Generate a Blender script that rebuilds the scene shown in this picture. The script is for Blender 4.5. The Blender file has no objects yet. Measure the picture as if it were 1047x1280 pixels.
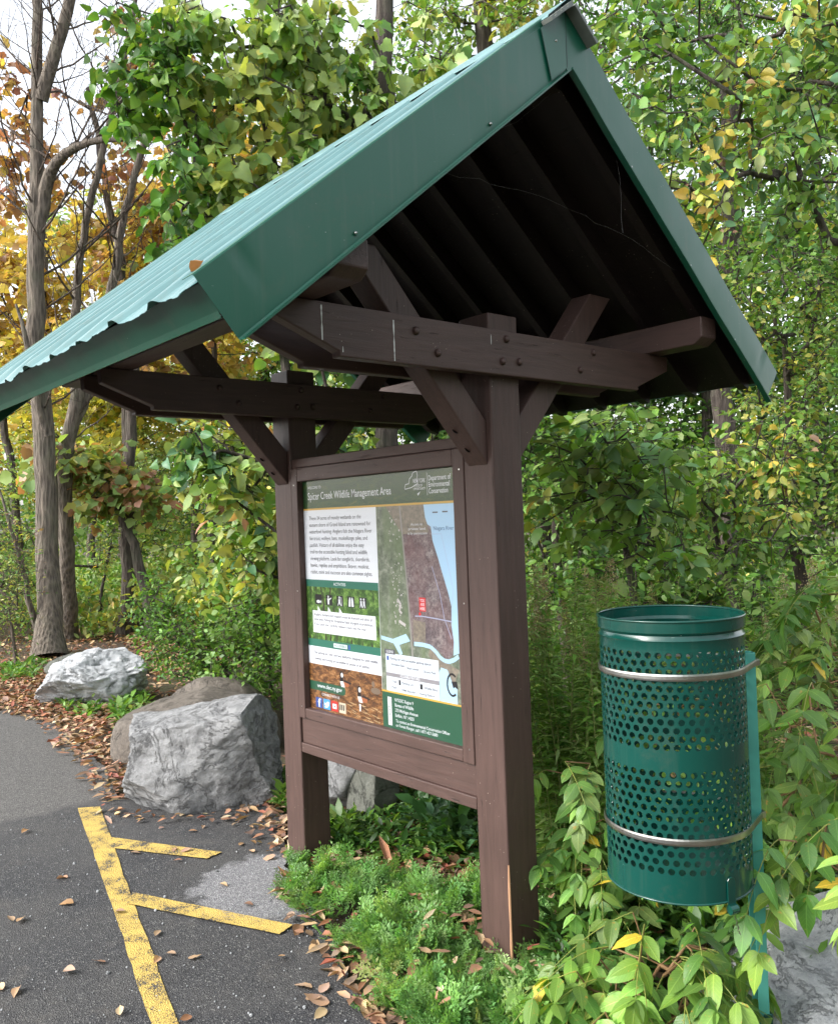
import bpy, bmesh, math, random
import numpy as np
from mathutils import Vector, Matrix, noise
C = bpy.context.scene
R_ = math.radians
# ------------------------------------------------------------------ camera
CAM = np.array([2.0408, -2.0969, 1.5018])
FW = np.array([-0.75762, 0.65266, 0.00584])
RT = np.array([0.65204, 0.75724, -0.03798])
UP = np.array([0.02921, 0.02497, 0.99926])
FOC, PW, PH = 1072.17, 1047.0, 1280.0
cd = bpy.data.cameras.new('camera'); cam = bpy.data.objects.new('camera', cd); C.collection.objects.link(cam)
cd.sensor_fit = 'HORIZONTAL'; cd.sensor_width = 36; cd.lens = FOC / PW * 36; cd.clip_end = 500; cd.clip_start = .05
m = Matrix.Identity(4)
for i in range(3):
    m[i][0], m[i][1], m[i][2], m[i][3] = RT[i], UP[i], -FW[i], CAM[i]
cam.matrix_world = m
C.camera = cam
# ------------------------------------------------------------------ light
SUN_EL, SUN_ROT = 38, 200
w = bpy.data.worlds.new('World'); C.world = w; w.use_nodes = True
nt = w.node_tree; nt.nodes.clear()
sky = nt.nodes.new('ShaderNodeTexSky'); sky.sky_type = 'NISHITA'; sky.sun_disc = False
sky.sun_elevation = R_(SUN_EL); sky.sun_rotation = R_(SUN_ROT); sky.dust_density = 3; sky.air_density = 1.2
hsv = nt.nodes.new('ShaderNodeHueSaturation'); hsv.inputs['Saturation'].default_value = .28; hsv.inputs['Value'].default_value = 1.25
tc = nt.nodes.new('ShaderNodeTexCoord'); nz = nt.nodes.new('ShaderNodeTexNoise'); nz.inputs['Scale'].default_value = 2.2; nz.inputs['Detail'].default_value = 5
rp = nt.nodes.new('ShaderNodeMapRange'); rp.inputs[1].default_value = .3; rp.inputs[2].default_value = .7; rp.inputs[3].default_value = .85; rp.inputs[4].default_value = 1.35
mul = nt.nodes.new('ShaderNodeVectorMath'); mul.operation = 'SCALE'
bg = nt.nodes.new('ShaderNodeBackground'); bg.inputs['Strength'].default_value = .15
wo = nt.nodes.new('ShaderNodeOutputWorld')
L = nt.links.new
L(sky.outputs[0], hsv.inputs['Color']); L(tc.outputs['Generated'], nz.inputs['Vector']); L(nz.outputs['Fac'], rp.inputs[0])
L(hsv.outputs[0], mul.inputs[0]); L(rp.outputs[0], mul.inputs['Scale']); L(mul.outputs[0], bg.inputs[0]); L(bg.outputs[0], wo.inputs[0])
sd = bpy.data.lights.new('sun', 'SUN'); sd.energy = 1.15; sd.angle = R_(14); sd.color = (1, .96, .9)
sun = bpy.data.objects.new('sun', sd); C.collection.objects.link(sun)
# sun stands behind and to the left of the camera (over the open parking area)
a = R_(SUN_ROT); dvec = Vector((math.sin(a) * math.cos(R_(SUN_EL)), math.cos(a) * math.cos(R_(SUN_EL)), math.sin(R_(SUN_EL))))
sun.rotation_euler = dvec.to_track_quat('Z', 'Y').to_euler()
C.view_settings.view_transform = 'Standard'; C.view_settings.look = 'None'; C.view_settings.gamma = 1
C.view_settings.exposure = 1.25
C.cycles.use_denoising = True; C.cycles.max_bounces = 8; C.cycles.transparent_max_bounces = 16
C.cycles.sample_clamp_indirect = 6

def spot(u, v, d):
    """a point of the site seen from the photographer's place at column u, row v and depth d metres"""
    return CAM + (FW + RT * ((u - PW / 2) / FOC) - UP * ((v - PH / 2) / FOC)) * d
def gspot(u, v, z=0.0):
    r = FW + RT * ((u - PW / 2) / FOC) - UP * ((v - PH / 2) / FOC)
    return CAM + r * ((z - CAM[2]) / r[2])
rng = np.random.default_rng(7); random.seed(7)

# ------------------------------------------------------------------ object helpers
def tag(o, label=None, cat=None, group=None, kind=None):
    if label: o['label'] = label
    if cat: o['category'] = cat
    if group: o['group'] = group
    if kind: o['kind'] = kind
    return o
def empty(name, loc, label, cat, group=None):
    o = bpy.data.objects.new(name, None); C.collection.objects.link(o); o.location = loc; o.empty_display_size = .1
    return tag(o, label, cat, group)
def link(name, me, mat, parent=None, smooth=False):
    o = bpy.data.objects.new(name, me); C.collection.objects.link(o)
    if mat: me.materials.append(mat)
    if smooth: me.polygons.foreach_set('use_smooth', [True] * len(me.polygons))
    if parent:
        o.parent = parent
        o.matrix_parent_inverse = Matrix.Translation(parent.location).inverted() if parent.type == 'EMPTY' else Matrix.Identity(4)
    return o
def wb(name, bm, mat, parent=None, smooth=False, bevel=0):
    me = bpy.data.meshes.new(name); bmesh.ops.recalc_face_normals(bm, faces=bm.faces); bm.to_mesh(me); bm.free()
    o = link(name, me, mat, parent, smooth)
    if bevel:
        b = o.modifiers.new('b', 'BEVEL'); b.width = bevel; b.segments = 2; b.limit_method = 'ANGLE'
    return o
def box(bm, x0, x1, y0, y1, z0, z1):
    v = [bm.verts.new((x, y, z)) for x in (x0, x1) for y in (y0, y1) for z in (z0, z1)]
    for f in ((0, 1, 3, 2), (4, 6, 7, 5), (0, 4, 5, 1), (2, 3, 7, 6), (0, 2, 6, 4), (1, 5, 7, 3)): bm.faces.new([v[i] for i in f])
def prism(bm, pts, off):
    """closed polygon pts (3-D) swept by vector off"""
    a = [bm.verts.new(p) for p in pts]; b = [bm.verts.new(tuple(p[i] + off[i] for i in range(3))) for p in pts]
    bm.faces.new(a); bm.faces.new(b[::-1]); n = len(pts)
    for i in range(n): bm.faces.new((a[i], b[i], b[(i + 1) % n], a[(i + 1) % n]))
def sweep(bm, prof, p0, p1, ex, ey, closed=False):
    """profile (list of (a,b)) in the ex/ey plane swept straight from p0 to p1"""
    p0, p1, ex, ey = map(Vector, (p0, p1, ex, ey))
    A = [bm.verts.new(p0 + ex * a + ey * b) for a, b in prof]; B = [bm.verts.new(p1 + ex * a + ey * b) for a, b in prof]
    n = len(prof)
    for i in range(n if closed else n - 1): bm.faces.new((A[i], A[(i + 1) % n], B[(i + 1) % n], B[i]))
    if closed: bm.faces.new(A[::-1]); bm.faces.new(B)
def cyl(bm, c, axis, r, h, n=16, r2=None):
    c = Vector(c); q = Vector(axis).normalized().to_track_quat('Z', 'Y').to_matrix()
    r2 = r if r2 is None else r2
    A = [bm.verts.new(c + q @ Vector((r * math.cos(t), r * math.sin(t), 0))) for t in [2 * math.pi * i / n for i in range(n)]]
    B = [bm.verts.new(c + q @ Vector((r2 * math.cos(t), r2 * math.sin(t), h))) for t in [2 * math.pi * i / n for i in range(n)]]
    for i in range(n): bm.faces.new((A[i], A[(i + 1) % n], B[(i + 1) % n], B[i]))
    bm.faces.new(A[::-1]); bm.faces.new(B)
def new(): return bmesh.new()

# ------------------------------------------------------------------ material helpers
class NM:
    def __init__(s, name):
        s.m = bpy.data.materials.new(name); s.m.use_nodes = True; s.t = s.m.node_tree; s.t.nodes.clear()
        s.out = s.n('OutputMaterial'); s.b = s.n('BsdfPrincipled'); s.l(s.b.outputs[0], s.out.inputs[0])
    def n(s, t, **k):
        x = s.t.nodes.new('ShaderNode' + t)
        for a, v in k.items():
            if a in x.inputs and not hasattr(type(x), a): x.inputs[a].default_value = v
            else: setattr(x, a, v)
        return x
    def l(s, a, b): s.t.links.new(a, b)
    def co(s, kind='Object', scale=None, rot=None):
        t = s.n('TexCoord')
        if scale is None: return t.outputs[kind]
        mp = s.n('Mapping'); mp.inputs['Scale'].default_value = scale
        if rot: mp.inputs['Rotation'].default_value = rot
        s.l(t.outputs[kind], mp.inputs[0]); return mp.outputs[0]
    def noise(s, vec, scale, detail=4, rough=.55, dist=0):
        x = s.n('TexNoise'); x.inputs['Scale'].default_value = scale; x.inputs['Detail'].default_value = detail
        x.inputs['Roughness'].default_value = rough; x.inputs['Distortion'].default_value = dist
        if vec is not None: s.l(vec, x.inputs['Vector'])
        return x.outputs['Fac']
    def vor(s, vec, scale, feat='F1', out='Distance'):
        x = s.n('TexVoronoi'); x.feature = feat; x.inputs['Scale'].default_value = scale
        if vec is not None: s.l(vec, x.inputs['Vector'])
        return x.outputs[out]
    def ramp(s, fac, stops, interp='LINEAR'):
        x = s.n('ValToRGB'); r = x.color_ramp; r.interpolation = interp
        while len(r.elements) < len(stops): r.elements.new(.5)
        for e, (p, c) in zip(r.elements, stops): e.position = p; e.color = (*c, 1) if len(c) == 3 else c
        s.l(fac, x.inputs[0]); return x.outputs[0]
    def mr(s, fac, a, b, c=0, d=1):
        x = s.n('MapRange'); s.l(fac, x.inputs[0])
        for i, v in zip((1, 2, 3, 4), (a, b, c, d)): x.inputs[i].default_value = v
        return x.outputs[0]
    def mix(s, f, a, b, mode='MIX'):
        x = s.n('Mix', data_type='RGBA', blend_type=mode)
        for v, i in ((f, 0), (a, 6), (b, 7)):
            if hasattr(v, 'links'): s.l(v, x.inputs[i])
            elif i == 0: x.inputs[0].default_value = v
            else: x.inputs[i].default_value = (*v, 1)
        return x.outputs[2]
    def math(s, op, a, b=0.0, clamp=False):
        x = s.n('Math', operation=op); x.use_clamp = clamp
        for v, i in ((a, 0), (b, 1)):
            if hasattr(v, 'links'): s.l(v, x.inputs[i])
            else: x.inputs[i].default_value = v
        return x.outputs[0]
    def col(s, c):
        if hasattr(c, 'links'): s.l(c, s.b.inputs['Base Color'])
        else: s.b.inputs['Base Color'].default_value = (*c, 1)
    def set(s, **k):
        for a, v in k.items():
            i = s.b.inputs[a.replace('_', ' ')]
            if hasattr(v, 'links'): s.l(v, i)
            else: i.default_value = v
    def bump(s, h, strength=.3, dist=.01, normal=None):
        x = s.n('Bump'); x.inputs['Strength'].default_value = strength; x.inputs['Distance'].default_value = dist
        s.l(h, x.inputs['Height'])
        if normal: s.l(normal, x.inputs['Normal'])
        s.l(x.outputs[0], s.b.inputs['Normal']); return x.outputs[0]

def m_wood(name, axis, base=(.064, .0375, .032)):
    k = NM(name); sc = [9, 9, 9]; sc[axis] = .7
    v = k.co('Object', sc); o = k.co('Object')
    g = k.noise(v, 6, 8, .65, .6); big = k.noise(o, 3.5, 3)
    c = k.mix(k.mr(g, .3, .7), tuple(b * .78 for b in base), tuple(b * 1.25 for b in base))
    c = k.mix(k.mr(big, .35, .7, 0, .35), c, tuple(b * 1.45 for b in base))
    crack = k.mr(k.noise(v, 11, 6, .7, .2), .625, .67)
    c = k.mix(k.math('MULTIPLY', crack, .8), c, tuple(b * .3 for b in base))
    sp = k.mr(k.vor(o, 55), .10, .07); spm = k.mr(k.noise(o, 9, 3), .52, .62)
    c = k.mix(k.math('MULTIPLY', sp, spm), c, (.32, .27, .22))
    k.col(c); k.set(Roughness=.52, Specular_IOR_Level=.35)
    h = k.math('SUBTRACT', g, k.math('MULTIPLY', crack, 1.2)); k.bump(h, .45, .004)
    return k.m
WX, WY, WZ = m_wood('brown_wood_x', 0), m_wood('brown_wood_y', 1), m_wood('brown_wood_z', 2)
WDK = m_wood('brown_wood_shaded', 1, (.011, .0066, .0058))  # same brown wood, with the shade under the roof put into its colour

def m_green(name, base, rough, dirt=.25, coat=.25, streak=0):
    k = NM(name); o = k.co('Object'); n1 = k.noise(o, 3, 4); n2 = k.noise(o, 60, 3)
    c = k.mix(k.mr(n1, .4, .75, 0, dirt), base, tuple(min(1, b * 1.3 + .02) for b in base))
    sp = k.mr(k.vor(o, 30), .045, .03)
    c = k.mix(k.math('MULTIPLY', sp, k.mr(n1, .5, .6)), c, (.35, .4, .36))
    if streak:
        st = k.noise(k.co('Object', (1, 1, .05)), 26, 5, .7); c = k.mix(k.mr(st, .52, .72, 0, streak), c, (.10, .13, .10)); sc_ = k.mr(k.noise(k.co('Object', (1, 1, 9), (.4, .2, 0)), 40, 2, .5), .78, .8); c = k.mix(k.math('MULTIPLY', sc_, .5), c, (.25, .32, .28)); ds = k.mr(k.noise(o, 7, 6, .75), .56, .75, 0, .25); c = k.mix(ds, c, (.09, .085, .06))
    k.col(c); k.set(Roughness=k.mr(n1, .3, .7, rough * .8, rough * 1.3), Specular_IOR_Level=.5, Coat_Weight=coat, Coat_Roughness=.12)
    k.bump(n1, .15, .006); return k.m
GREEN = m_green('green_painted_trim', (.0035, .085, .05), .36, .2, .06, .18)
GROOF = m_green('green_roof_sheet', (.085, .185, .19), .36, .5, .1, .35)
GCAN = m_green('green_enamel', (.0015, .05, .039), .2, .05, .25, .14)
GPOST = m_green('green_post_paint_skylit', (.05, .26, .215), .42, .5)  # reflected sky put into the post's colour as a lighter green
def m_simple(name, col, rough=.5, metal=0, **kw):
    k = NM(name); n1 = k.noise(k.co('Object'), 25, 4)
    k.col(k.mix(k.mr(n1, .35, .7), tuple(c * .85 for c in col), tuple(min(1, c * 1.12) for c in col))); k.set(Roughness=rough, Metallic=metal, **kw); return k.m
STEEL = m_simple('stainless_steel', (.48, .48, .46), .3, 1)
GREY = m_simple('grey_primer', (.16, .18, .165), .6)

# ------------------------------------------------------------------ kiosk dimensions
S, XG, XF, HR, B, AL, FWD = 1.2289, .378, -1.692, 3.038, 1.2526, .6856, .1413
T, SA, CA = math.tan(AL), math.sin(AL), math.cos(AL)
h = .07
K = empty('information_kiosk', (-S / 2, 0, 0), 'brown timber notice kiosk with a green ribbed metal gable roof', 'kiosk')
def zr(y): return HR - abs(y) * T
for x0 in (0, -S):
    bm = new(); box(bm, x0 - h, x0 + h, -h, h, -.3, 2.168); p = wb('post', bm, WZ, K, bevel=.006)
    if x0 == 0:
        k = NM('bare_wood'); k.col((.38, .21, .12)); k.set(Roughness=.8)
        bm = new()
        pts = [(0, .0), (.25, .006), (.36, .0035), (.42, .0)]
        prev = None
        vs = []
        for z, wd in [(.02, .002), (.08, .005), (.15, .002), (.22, .004), (.28, .0035), (.31, .002), (.35, .0005)]:
            vs.append((bm.verts.new((h - wd - .002, -h - .0015, z)), bm.verts.new((h - .001, -h - .0015, z)), bm.verts.new((h + .0015, -h + .001, z)), bm.verts.new((h + .0015, -h + wd * .5 + .002, z))))
        for a_, b_ in zip(vs, vs[1:]):
            for i in range(3): bm.faces.new((a_[i], a_[i + 1], b_[i + 1], b_[i]))
        q = wb('bare_wood_split', bm, k.m, p); q['label'] = 'orange bare wood split along the post corner'
    else:
        k = NM('pale_wood'); k.col((.4, .33, .22)); k.set(Roughness=.85); bm = new()
        vs = []
        for z, wd in [(.0, .02), (.03, .014), (.05, .016), (.065, .008), (.08, .002)]:
            vs.append((bm.verts.new((x0 - h + .001, -h - .0015, z)), bm.verts.new((x0 - h + .001 + wd, -h - .0015, z))))
        for a_, b_ in zip(vs, vs[1:]): bm.faces.new((a_[0], a_[1], b_[1], b_[0]))
        wb('worn_foot', bm, k.m, p)
# paired crossbeams with chamfered ends
def crossbeam(xa, xb, bolts):
    bm = new(); z0, z1 = 1.955, 2.102
    prof = [(-.70, z0), (.70, z0), (.70, z0 + .014), (.90, 2.045), (.905, z1), (-.905, z1), (-.90, 2.045), (-.70, z0 + .014)]
    prism(bm, [(xa, y, z) for y, z in prof], (xb - xa, 0, 0)); o = wb('crossbeam', bm, WY, K, bevel=.004)
    s = 1 if xb > xa else -1
    for (y, z) in bolts:
        bm = new(); cyl(bm, (xb, y, z), (s, 0, 0), .0135, .004, 14, .0125); cyl(bm, (xb + s * .004, y, z), (s, 0, 0), .0125, .005, 14, .006)
        wb('bolt_head', bm, WY, o, True)
bl = [(-.42, 2.058), (-.335, 2.0), (-.028, 2.075), (-.05, 2.0), (.03, 2.005), (.43, 2.075), (.35, 2.005)]
crossbeam(.0702, .1102, bl); crossbeam(-.0702, -.1102, [])
crossbeam(-S + .0702, -S + .1102, bl); crossbeam(-S - .0702, -S - .1102, [])
# white drips on the near crossbeam
k = NM('white_drip'); k.col((.62, .62, .6)); DRIP = k.m
for y, za, zb, wd in ((-.758, 1.995, 2.095, .005), (-.505, 1.96, 2.085, .0045), (-.69, 1.968, 1.992, .004), (-.10, 2.05, 2.09, .002)):
    bm = new(); r = random.Random(int(y * 1000)); z = za; vs = []
    while z < zb:
        ww = wd * r.uniform(.5, 1.2) * (.5 if r.random() < .3 else 1); vs.append((bm.verts.new((.1110, y - ww / 2, z)), bm.verts.new((.1110, y + ww / 2, z)))); z += .008
    for a_, b_ in zip(vs, vs[1:]): bm.faces.new((a_[0], a_[1], b_[1], b_[0]))
    wb('paint_drip', bm, DRIP, K)
# V braces
ba = R_(49); bd = (math.cos(ba), math.sin(ba))
for x0 in (0, -S):
    for s in (-1, 1):
        # lower edge from the post face up to the rafters, square section
        y0, z0 = .07, 1.665; n_ = (-bd[1], bd[0]); wdt = .095
        Lb = 1.0
        def P(t, k_): return (s * (y0 + bd[0] * t + n_[0] * wdt * k_), z0 + bd[1] * t + n_[1] * wdt * k_)
        lo_end = .86; hi_end = .74
        q = [P(0, 0), P(lo_end, 0), P(hi_end + .04, 1), (s * y0, z0 + wdt / bd[0])]
        bm = new(); prism(bm, [(x0 - .046, y, z) for y, z in q], (.092, 0, 0)); br = wb('brace', bm, WZ, K, bevel=.005)
        k = None
        for t in (.07, .15):
            y, z = P(t, 0); bm = new(); cyl(bm, (x0, y + s * .0, z), (s * bd[1], 0, -bd[0]), .011, .0008, 14)
            hm = bpy.data.materials.get('bolt_hole')
            if not hm: kk = NM('bolt_hole'); kk.col((.004, .003, .003)); hm = kk.m
            wb('bolt_hole', bm, hm, br)
# wall plates
for s in (-1, 1):
    bm = new(); y0, y1 = s * .77, s * .87; x1, x0 = .345, XF + .04
    prof = [(x0, 2.104), (x1 - .035, 2.104), (x1, 2.128), (x1, 2.204), (x0, 2.204)]
    prism(bm, [(x, y0, z) for x, z in prof], (0, y1 - y0, 0)); wb('wall_plate', bm, WX, K, bevel=.005)
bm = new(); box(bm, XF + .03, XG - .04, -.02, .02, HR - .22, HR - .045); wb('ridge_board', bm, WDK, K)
# rafters
nr = 9
for s in (-1, 1):
    for i in range(nr):
        x = XF + .10 + i * (XG - XF - .2) / (nr - 1)
        off = .030; dep = .07
        ye = B - .055
        pts = [(s * .021, HR - .021 * T - off / CA), (s * ye, HR - ye * T - off / CA), (s * (ye - .012), HR - ye * T - off / CA - .05), (s * (ye - .07), HR - (ye - .07) * T - (off + dep) / CA), (s * .021, HR - .021 * T - (off + dep) / CA)]
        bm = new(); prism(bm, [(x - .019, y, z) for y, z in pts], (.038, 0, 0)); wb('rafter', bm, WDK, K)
# decking boards laid along the roof
for s in (-1, 1):
    bm = new(); n = 10; L_ = B / CA
    for i in range(n):
        t0, t1 = i * L_ / n + .0004, (i + 1) * L_ / n - .0004
        pts = []
        for t, o_ in ((t0, .008), (t1, .008), (t1, .028), (t0, .028)):
            pts.append((XF + .02, s * (t * CA - o_ * SA), HR - t * SA - o_ * CA))
        if i == n - 1: pts = [(a_, s * min(abs(b_), B - .03), c_) for a_, b_, c_ in pts]
        prism(bm, pts, (XG - XF - .03, 0, 0))
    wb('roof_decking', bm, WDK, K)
# ribbed metal sheets
def ribz(x):
    u = (XG - .055 - x) % .23
    z = 0
    for c0, w0, w1, hh in ((.115, .03, .012, .017), (.0383, .016, .008, .003), (.1917, .016, .008, .003)):
        d = abs(u - c0)
        if d < w0: z = max(z, hh * min(1, (w0 - d) / (w0 - w1)))
    return z
for s in (-1, 1):
    bm = new(); xs = []; x = XF - .01
    while x < XG - .003: xs.append(x); x += .0065
    xs.append(XG - .002)
    L_ = (B + .025) / CA; ts = [0.02, .3, .6, .9, 1.2, L_ - .12, L_ - .06, L_ - .025, L_]
    grid = []
    for t in ts:
        row = []
        for x in xs:
            e = max(0, (t - (L_ - .13)) / .13)
            dent = noise.noise(Vector((x * 9, t * 4, s * 3))) * .016 * e ** 2 + noise.noise(Vector((x * 2.1, t, s))) * .008 * e
            up = .004 + ribz(x) * (1 - .35 * e) + dent
            tt = t + (noise.noise(Vector((x * 13, 7, s))) * .012 + noise.noise(Vector((x * 31, 3, s))) * .006) * e ** 3
            row.append(bm.verts.new((x, s * (tt * CA + up * SA), HR - tt * SA + up * CA)))
        grid.append(row)
    for i in range(len(ts) - 1):
        for j in range(len(xs) - 1): bm.faces.new((grid[i][j], grid[i][j + 1], grid[i + 1][j + 1], grid[i + 1][j]))
    o = wb('roof_sheet', bm, GROOF, K, False); so = o.modifiers.new('s', 'SOLIDIFY'); so.thickness = .0012; so.offset = 1
# ridge cap
bm = new(); r = .0225; fl = .135
prof = [(-fl * CA - .003, -fl * SA - .008), (-fl * CA, -fl * SA), (-.012, -.004), (0, .003), (.012, -.004), (fl * CA, -fl * SA), (fl * CA + .003, -fl * SA - .008)]
xs = np.arange(XF - .03, XG + .046, .025); rows = []
for x in xs:
    rows.append([bm.verts.new((x, a_, HR + r / CA + b_ + (noise.noise(Vector((x * 5, a_ * 20, 0))) * .003 if abs(a_) > .05 else 0))) for a_, b_ in prof])
for p_, q_ in zip(rows, rows[1:]):
    for j in range(len(prof) - 1): bm.faces.new((p_[j], p_[j + 1], q_[j + 1], q_[j]))
o = wb('ridge_cap', bm, GROOF, K); so = o.modifiers.new('s', 'SOLIDIFY'); so.thickness = .0015
bm = new()
for s in (-1, 1):
    for i in range(14):
        t0 = i * .0095; hh = .012 if i % 4 < 3 else .006
        pts = [(XG + .0465, s * ((t0 + .0) * CA + .018 * SA), HR - t0 * SA + .018 * CA)]
        q = [(t0, .004), (t0 + .0095, .004), (t0 + .0095, .004 + hh), (t0, .004 + hh)]
        prism(bm, [(XG + .003, s * (t * CA + o_ * SA), HR - t * SA + o_ * CA) for t, o_ in q], (.038, 0, 0))
wb('closure_strip', bm, GREY, K)
# rake trims: top flange, face, kicked lip
def rake(x, out, s):
    bm = new(); n = 44; L_ = B / CA; fl_ = .05; n = 90
    prof = [(-fl_ * out, .0225), (-.002 * out, .0235), (0, .020), (.0006 * out, -.02), (.0006 * out, -.06), (0, -.10), (0, -FWD + .003), (.003 * out, -FWD - .001), (.024 * out, -FWD - .003), (.024 * out, -FWD + .001)]
    rows = []
    for i in range(n + 1):
        t = i / n * L_
        row = []
        for j, (dx, o_) in enumerate(prof):
            # mitre at the ridge: the edge below the roof line starts where both trims meet
            tt = t if i else max(0.0, -o_) * math.tan(AL)
            tt = max(tt, max(0.0, -o_) * math.tan(AL))
            e = max(0, (t - (L_ - .22)) / .22)
            dx2 = dx + out * (noise.noise(Vector((t * 3.1, s, 4))) * .0035 + noise.noise(Vector((t * 5, o_ * 5, s))) * .0012 + (math.exp(-((t - (L_ - .13)) / .012) ** 2 - ((o_ + .02) / .03) ** 2) * -.006))
            row.append(bm.verts.new((x + dx2, s * (tt * CA + o_ * SA), HR - tt * SA + o_ * CA)))
        rows.append(row)
    for p_, q_ in zip(rows, rows[1:]):
        for j in range(len(prof) - 1):
            try: bm.faces.new((p_[j], p_[j + 1], q_[j + 1], q_[j]))
            except ValueError: pass
    bmesh.ops.remove_doubles(bm, verts=bm.verts, dist=1e-5)
    o = wb('rake_fascia', bm, GREEN, K, True); so = o.modifiers.new('s', 'SOLIDIFY'); so.thickness = .0012; o.modifiers.new('e', 'EDGE_SPLIT').split_angle = R_(28); return o
for s in (-1, 1):
    f_ = rake(XG, 1, s); rake(XF, -1, s)
    for t in ((.55, 1.18) if s < 0 else (.03, .5, .93, 1.3)):
        o_ = -FWD + .02 if s < 0 else -.115
        bm = new(); cyl(bm, (XG + .002, s * (t * CA + o_ * SA), HR - t * SA + o_ * CA), (1, 0, 0), .0055, .006, 10, .003)
        wb('screw', bm, STEEL, f_, True)
# folded plate over the apex
bm = new(); q = [(-.115, zr(.115) + .006), (0, HR + .012), (0, HR - FWD / CA + .004), (-.115 + FWD * SA * .62 + .0, zr(.115) - .1)]
q = [(-.118 , zr(.118) + .004), (-.0015, HR + .006), (-.0015, HR - FWD / CA + .008), (-.118 + (FWD - .01) * SA * .5, zr(.118 - (FWD - .01) * SA * .5) - (FWD - .006) / CA)]
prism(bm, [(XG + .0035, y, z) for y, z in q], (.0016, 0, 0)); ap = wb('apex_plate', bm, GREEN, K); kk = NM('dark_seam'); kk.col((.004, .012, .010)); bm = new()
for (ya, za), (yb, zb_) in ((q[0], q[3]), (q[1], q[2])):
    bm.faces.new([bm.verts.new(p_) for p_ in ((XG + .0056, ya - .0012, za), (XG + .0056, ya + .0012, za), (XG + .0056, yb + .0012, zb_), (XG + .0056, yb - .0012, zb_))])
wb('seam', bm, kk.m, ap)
# eave fascia
for s in (-1,):
    bm = new(); n = 40; rows = []
    for i in range(n + 1):
        x = XF + .004 + i * (XG - XF - .012) / n; d = noise.noise(Vector((x * 2.5, s, 1))) * .004; row = []
        for o_, e_ in ((.0, .0), (.068, .0), (.084, .004), (.087, -.004)):   # depth below the roof line, distance out along it
            t = B / CA - .004 + e_ + d; row.append(bm.verts.new((x, s * (t * CA - o_ * SA), HR - t * SA - o_ * CA)))
        rows.append(row)
    for p_, q_ in zip(rows, rows[1:]):
        for j in range(3): bm.faces.new((p_[j], p_[j + 1], q_[j + 1], q_[j]))
    wb('eave_fascia', bm, GREEN, K)
# sign frame, rails
X0, X1 = -S + h, -h
fx0, fx1, fz0, fz1 = -1.113, -.128, .694, 1.674
fr = []
yA, yB = -.072, -.040
bm = new(); box(bm, X0 + .001, fx0, yA, yB, .649, 1.734); wb('sign_frame', bm, WZ, K, bevel=.004)
bm = new(); box(bm, fx1, X1 - .001, yA, yB, .649, 1.734); wb('sign_frame', bm, WZ, K, bevel=.004)
bm = new(); box(bm, fx0 + .0005, fx1 - .0005, yA + .001, yB, fz1, 1.733); wb('sign_frame', bm, WX, K, bevel=.004)
bm = new(); box(bm, fx0 + .0005, fx1 - .0005, yA + .001, yB, .650, fz0); wb('sign_frame', bm, WX, K, bevel=.004)
bm = new(); box(bm, X0 + .002, X1 - .002, -.060, -.018, .539, .647); wb('lower_rail', bm, WX, K, bevel=.003)
bm = new(); box(bm, X0 + .002, X1 - .002, -.068, .02, .497, .5385); wb('lower_rail', bm, WX, K, bevel=.003)
bm = new(); box(bm, X0 + .002, X1 - .002, -.066, .02, 1.7345, 1.772); wb('upper_rail', bm, WX, K, bevel=.003)
bm = new(); box(bm, X0 + .003, X1 - .003, -.039, -.0185, .65, 1.733); wb('backing_board', bm, WX, K)
for z in (.70, 1.2, 1.66):
    for x in (X0 + .022, X1 - .022): bm = new(); cyl(bm, (x, yA, z), (0, -1, 0), .003, .001, 8); wb('nail', bm, STEEL, K)
# pane
k = NM('clear_acrylic'); k.t.nodes.remove(k.b)
tr = k.n('BsdfTransparent'); gl = k.n('BsdfGlossy'); gl.inputs['Roughness'].default_value = .06; fr_ = k.n('Fresnel'); fr_.inputs[0].default_value = 1.49
mx = k.n('MixShader'); k.l(k.mr(fr_.outputs[0], 0, 1, .0, .85), mx.inputs[0]); k.l(tr.outputs[0], mx.inputs[1]); k.l(gl.outputs[0], mx.inputs[2]); k.l(mx.outputs[0], k.out.inputs[0])
bm = new(); v = [bm.verts.new(p_) for p_ in ((fx0 - .01, -.0445, fz0 - .01), (fx1 + .01, -.0445, fz0 - .01), (fx1 + .01, -.0445, fz1 + .01), (fx0 - .01, -.0445, fz1 + .01))]; bm.faces.new(v)
wb('clear_pane', bm, k.m, K)

# ------------------------------------------------------------------ poster
PT = empty('information_poster', (-.62, -.0405, .69), 'printed wildlife area poster with map and duck photo behind the clear pane', 'poster')
PW_, PH_ = fx1 - fx0, fz1 - fz0
def pm(name, col, rough=.45):
    mm = bpy.data.materials.get(name)
    if mm: return mm
    k = NM(name)
    if callable(col): k.col(col(k))
    else: k.col(col)
    k.set(Roughness=rough); return k.m
def pp(u, v, l): return (fx0 + u * .966 * PW_, -.0405 - .0003 * l, fz1 - v * PH_)
from mathutils.geometry import tessellate_polygon
def poly(name, pts, mat, l, parent=None): return polys(name, [pts], mat, l, parent)
def rect(name, u0, v0, u1, v1, mat, l, parent=None): return poly(name, [(u0, v0), (u1, v0), (u1, v1), (u0, v1)], mat, l, parent)
def polys(name, lst, mat, l, parent=None):
    V, F = [], []
    for pts in lst:
        n0 = len(V); V += [pp(u, v, l) for u, v in pts]
        for t in tessellate_polygon([[Vector((u, v, 0)) for u, v in pts]]):
            (a0, a1), (b0, b1), (c0, c1) = [pts[i] for i in t]; ar = (b0 - a0) * (c1 - a1) - (b1 - a1) * (c0 - a0)
            F.append([n0 + i for i in (t if ar < 0 else t[::-1])])
    me = bpy.data.meshes.new(name); me.from_pydata(V, [], F); return link(name, me, mat, parent or PT)
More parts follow.
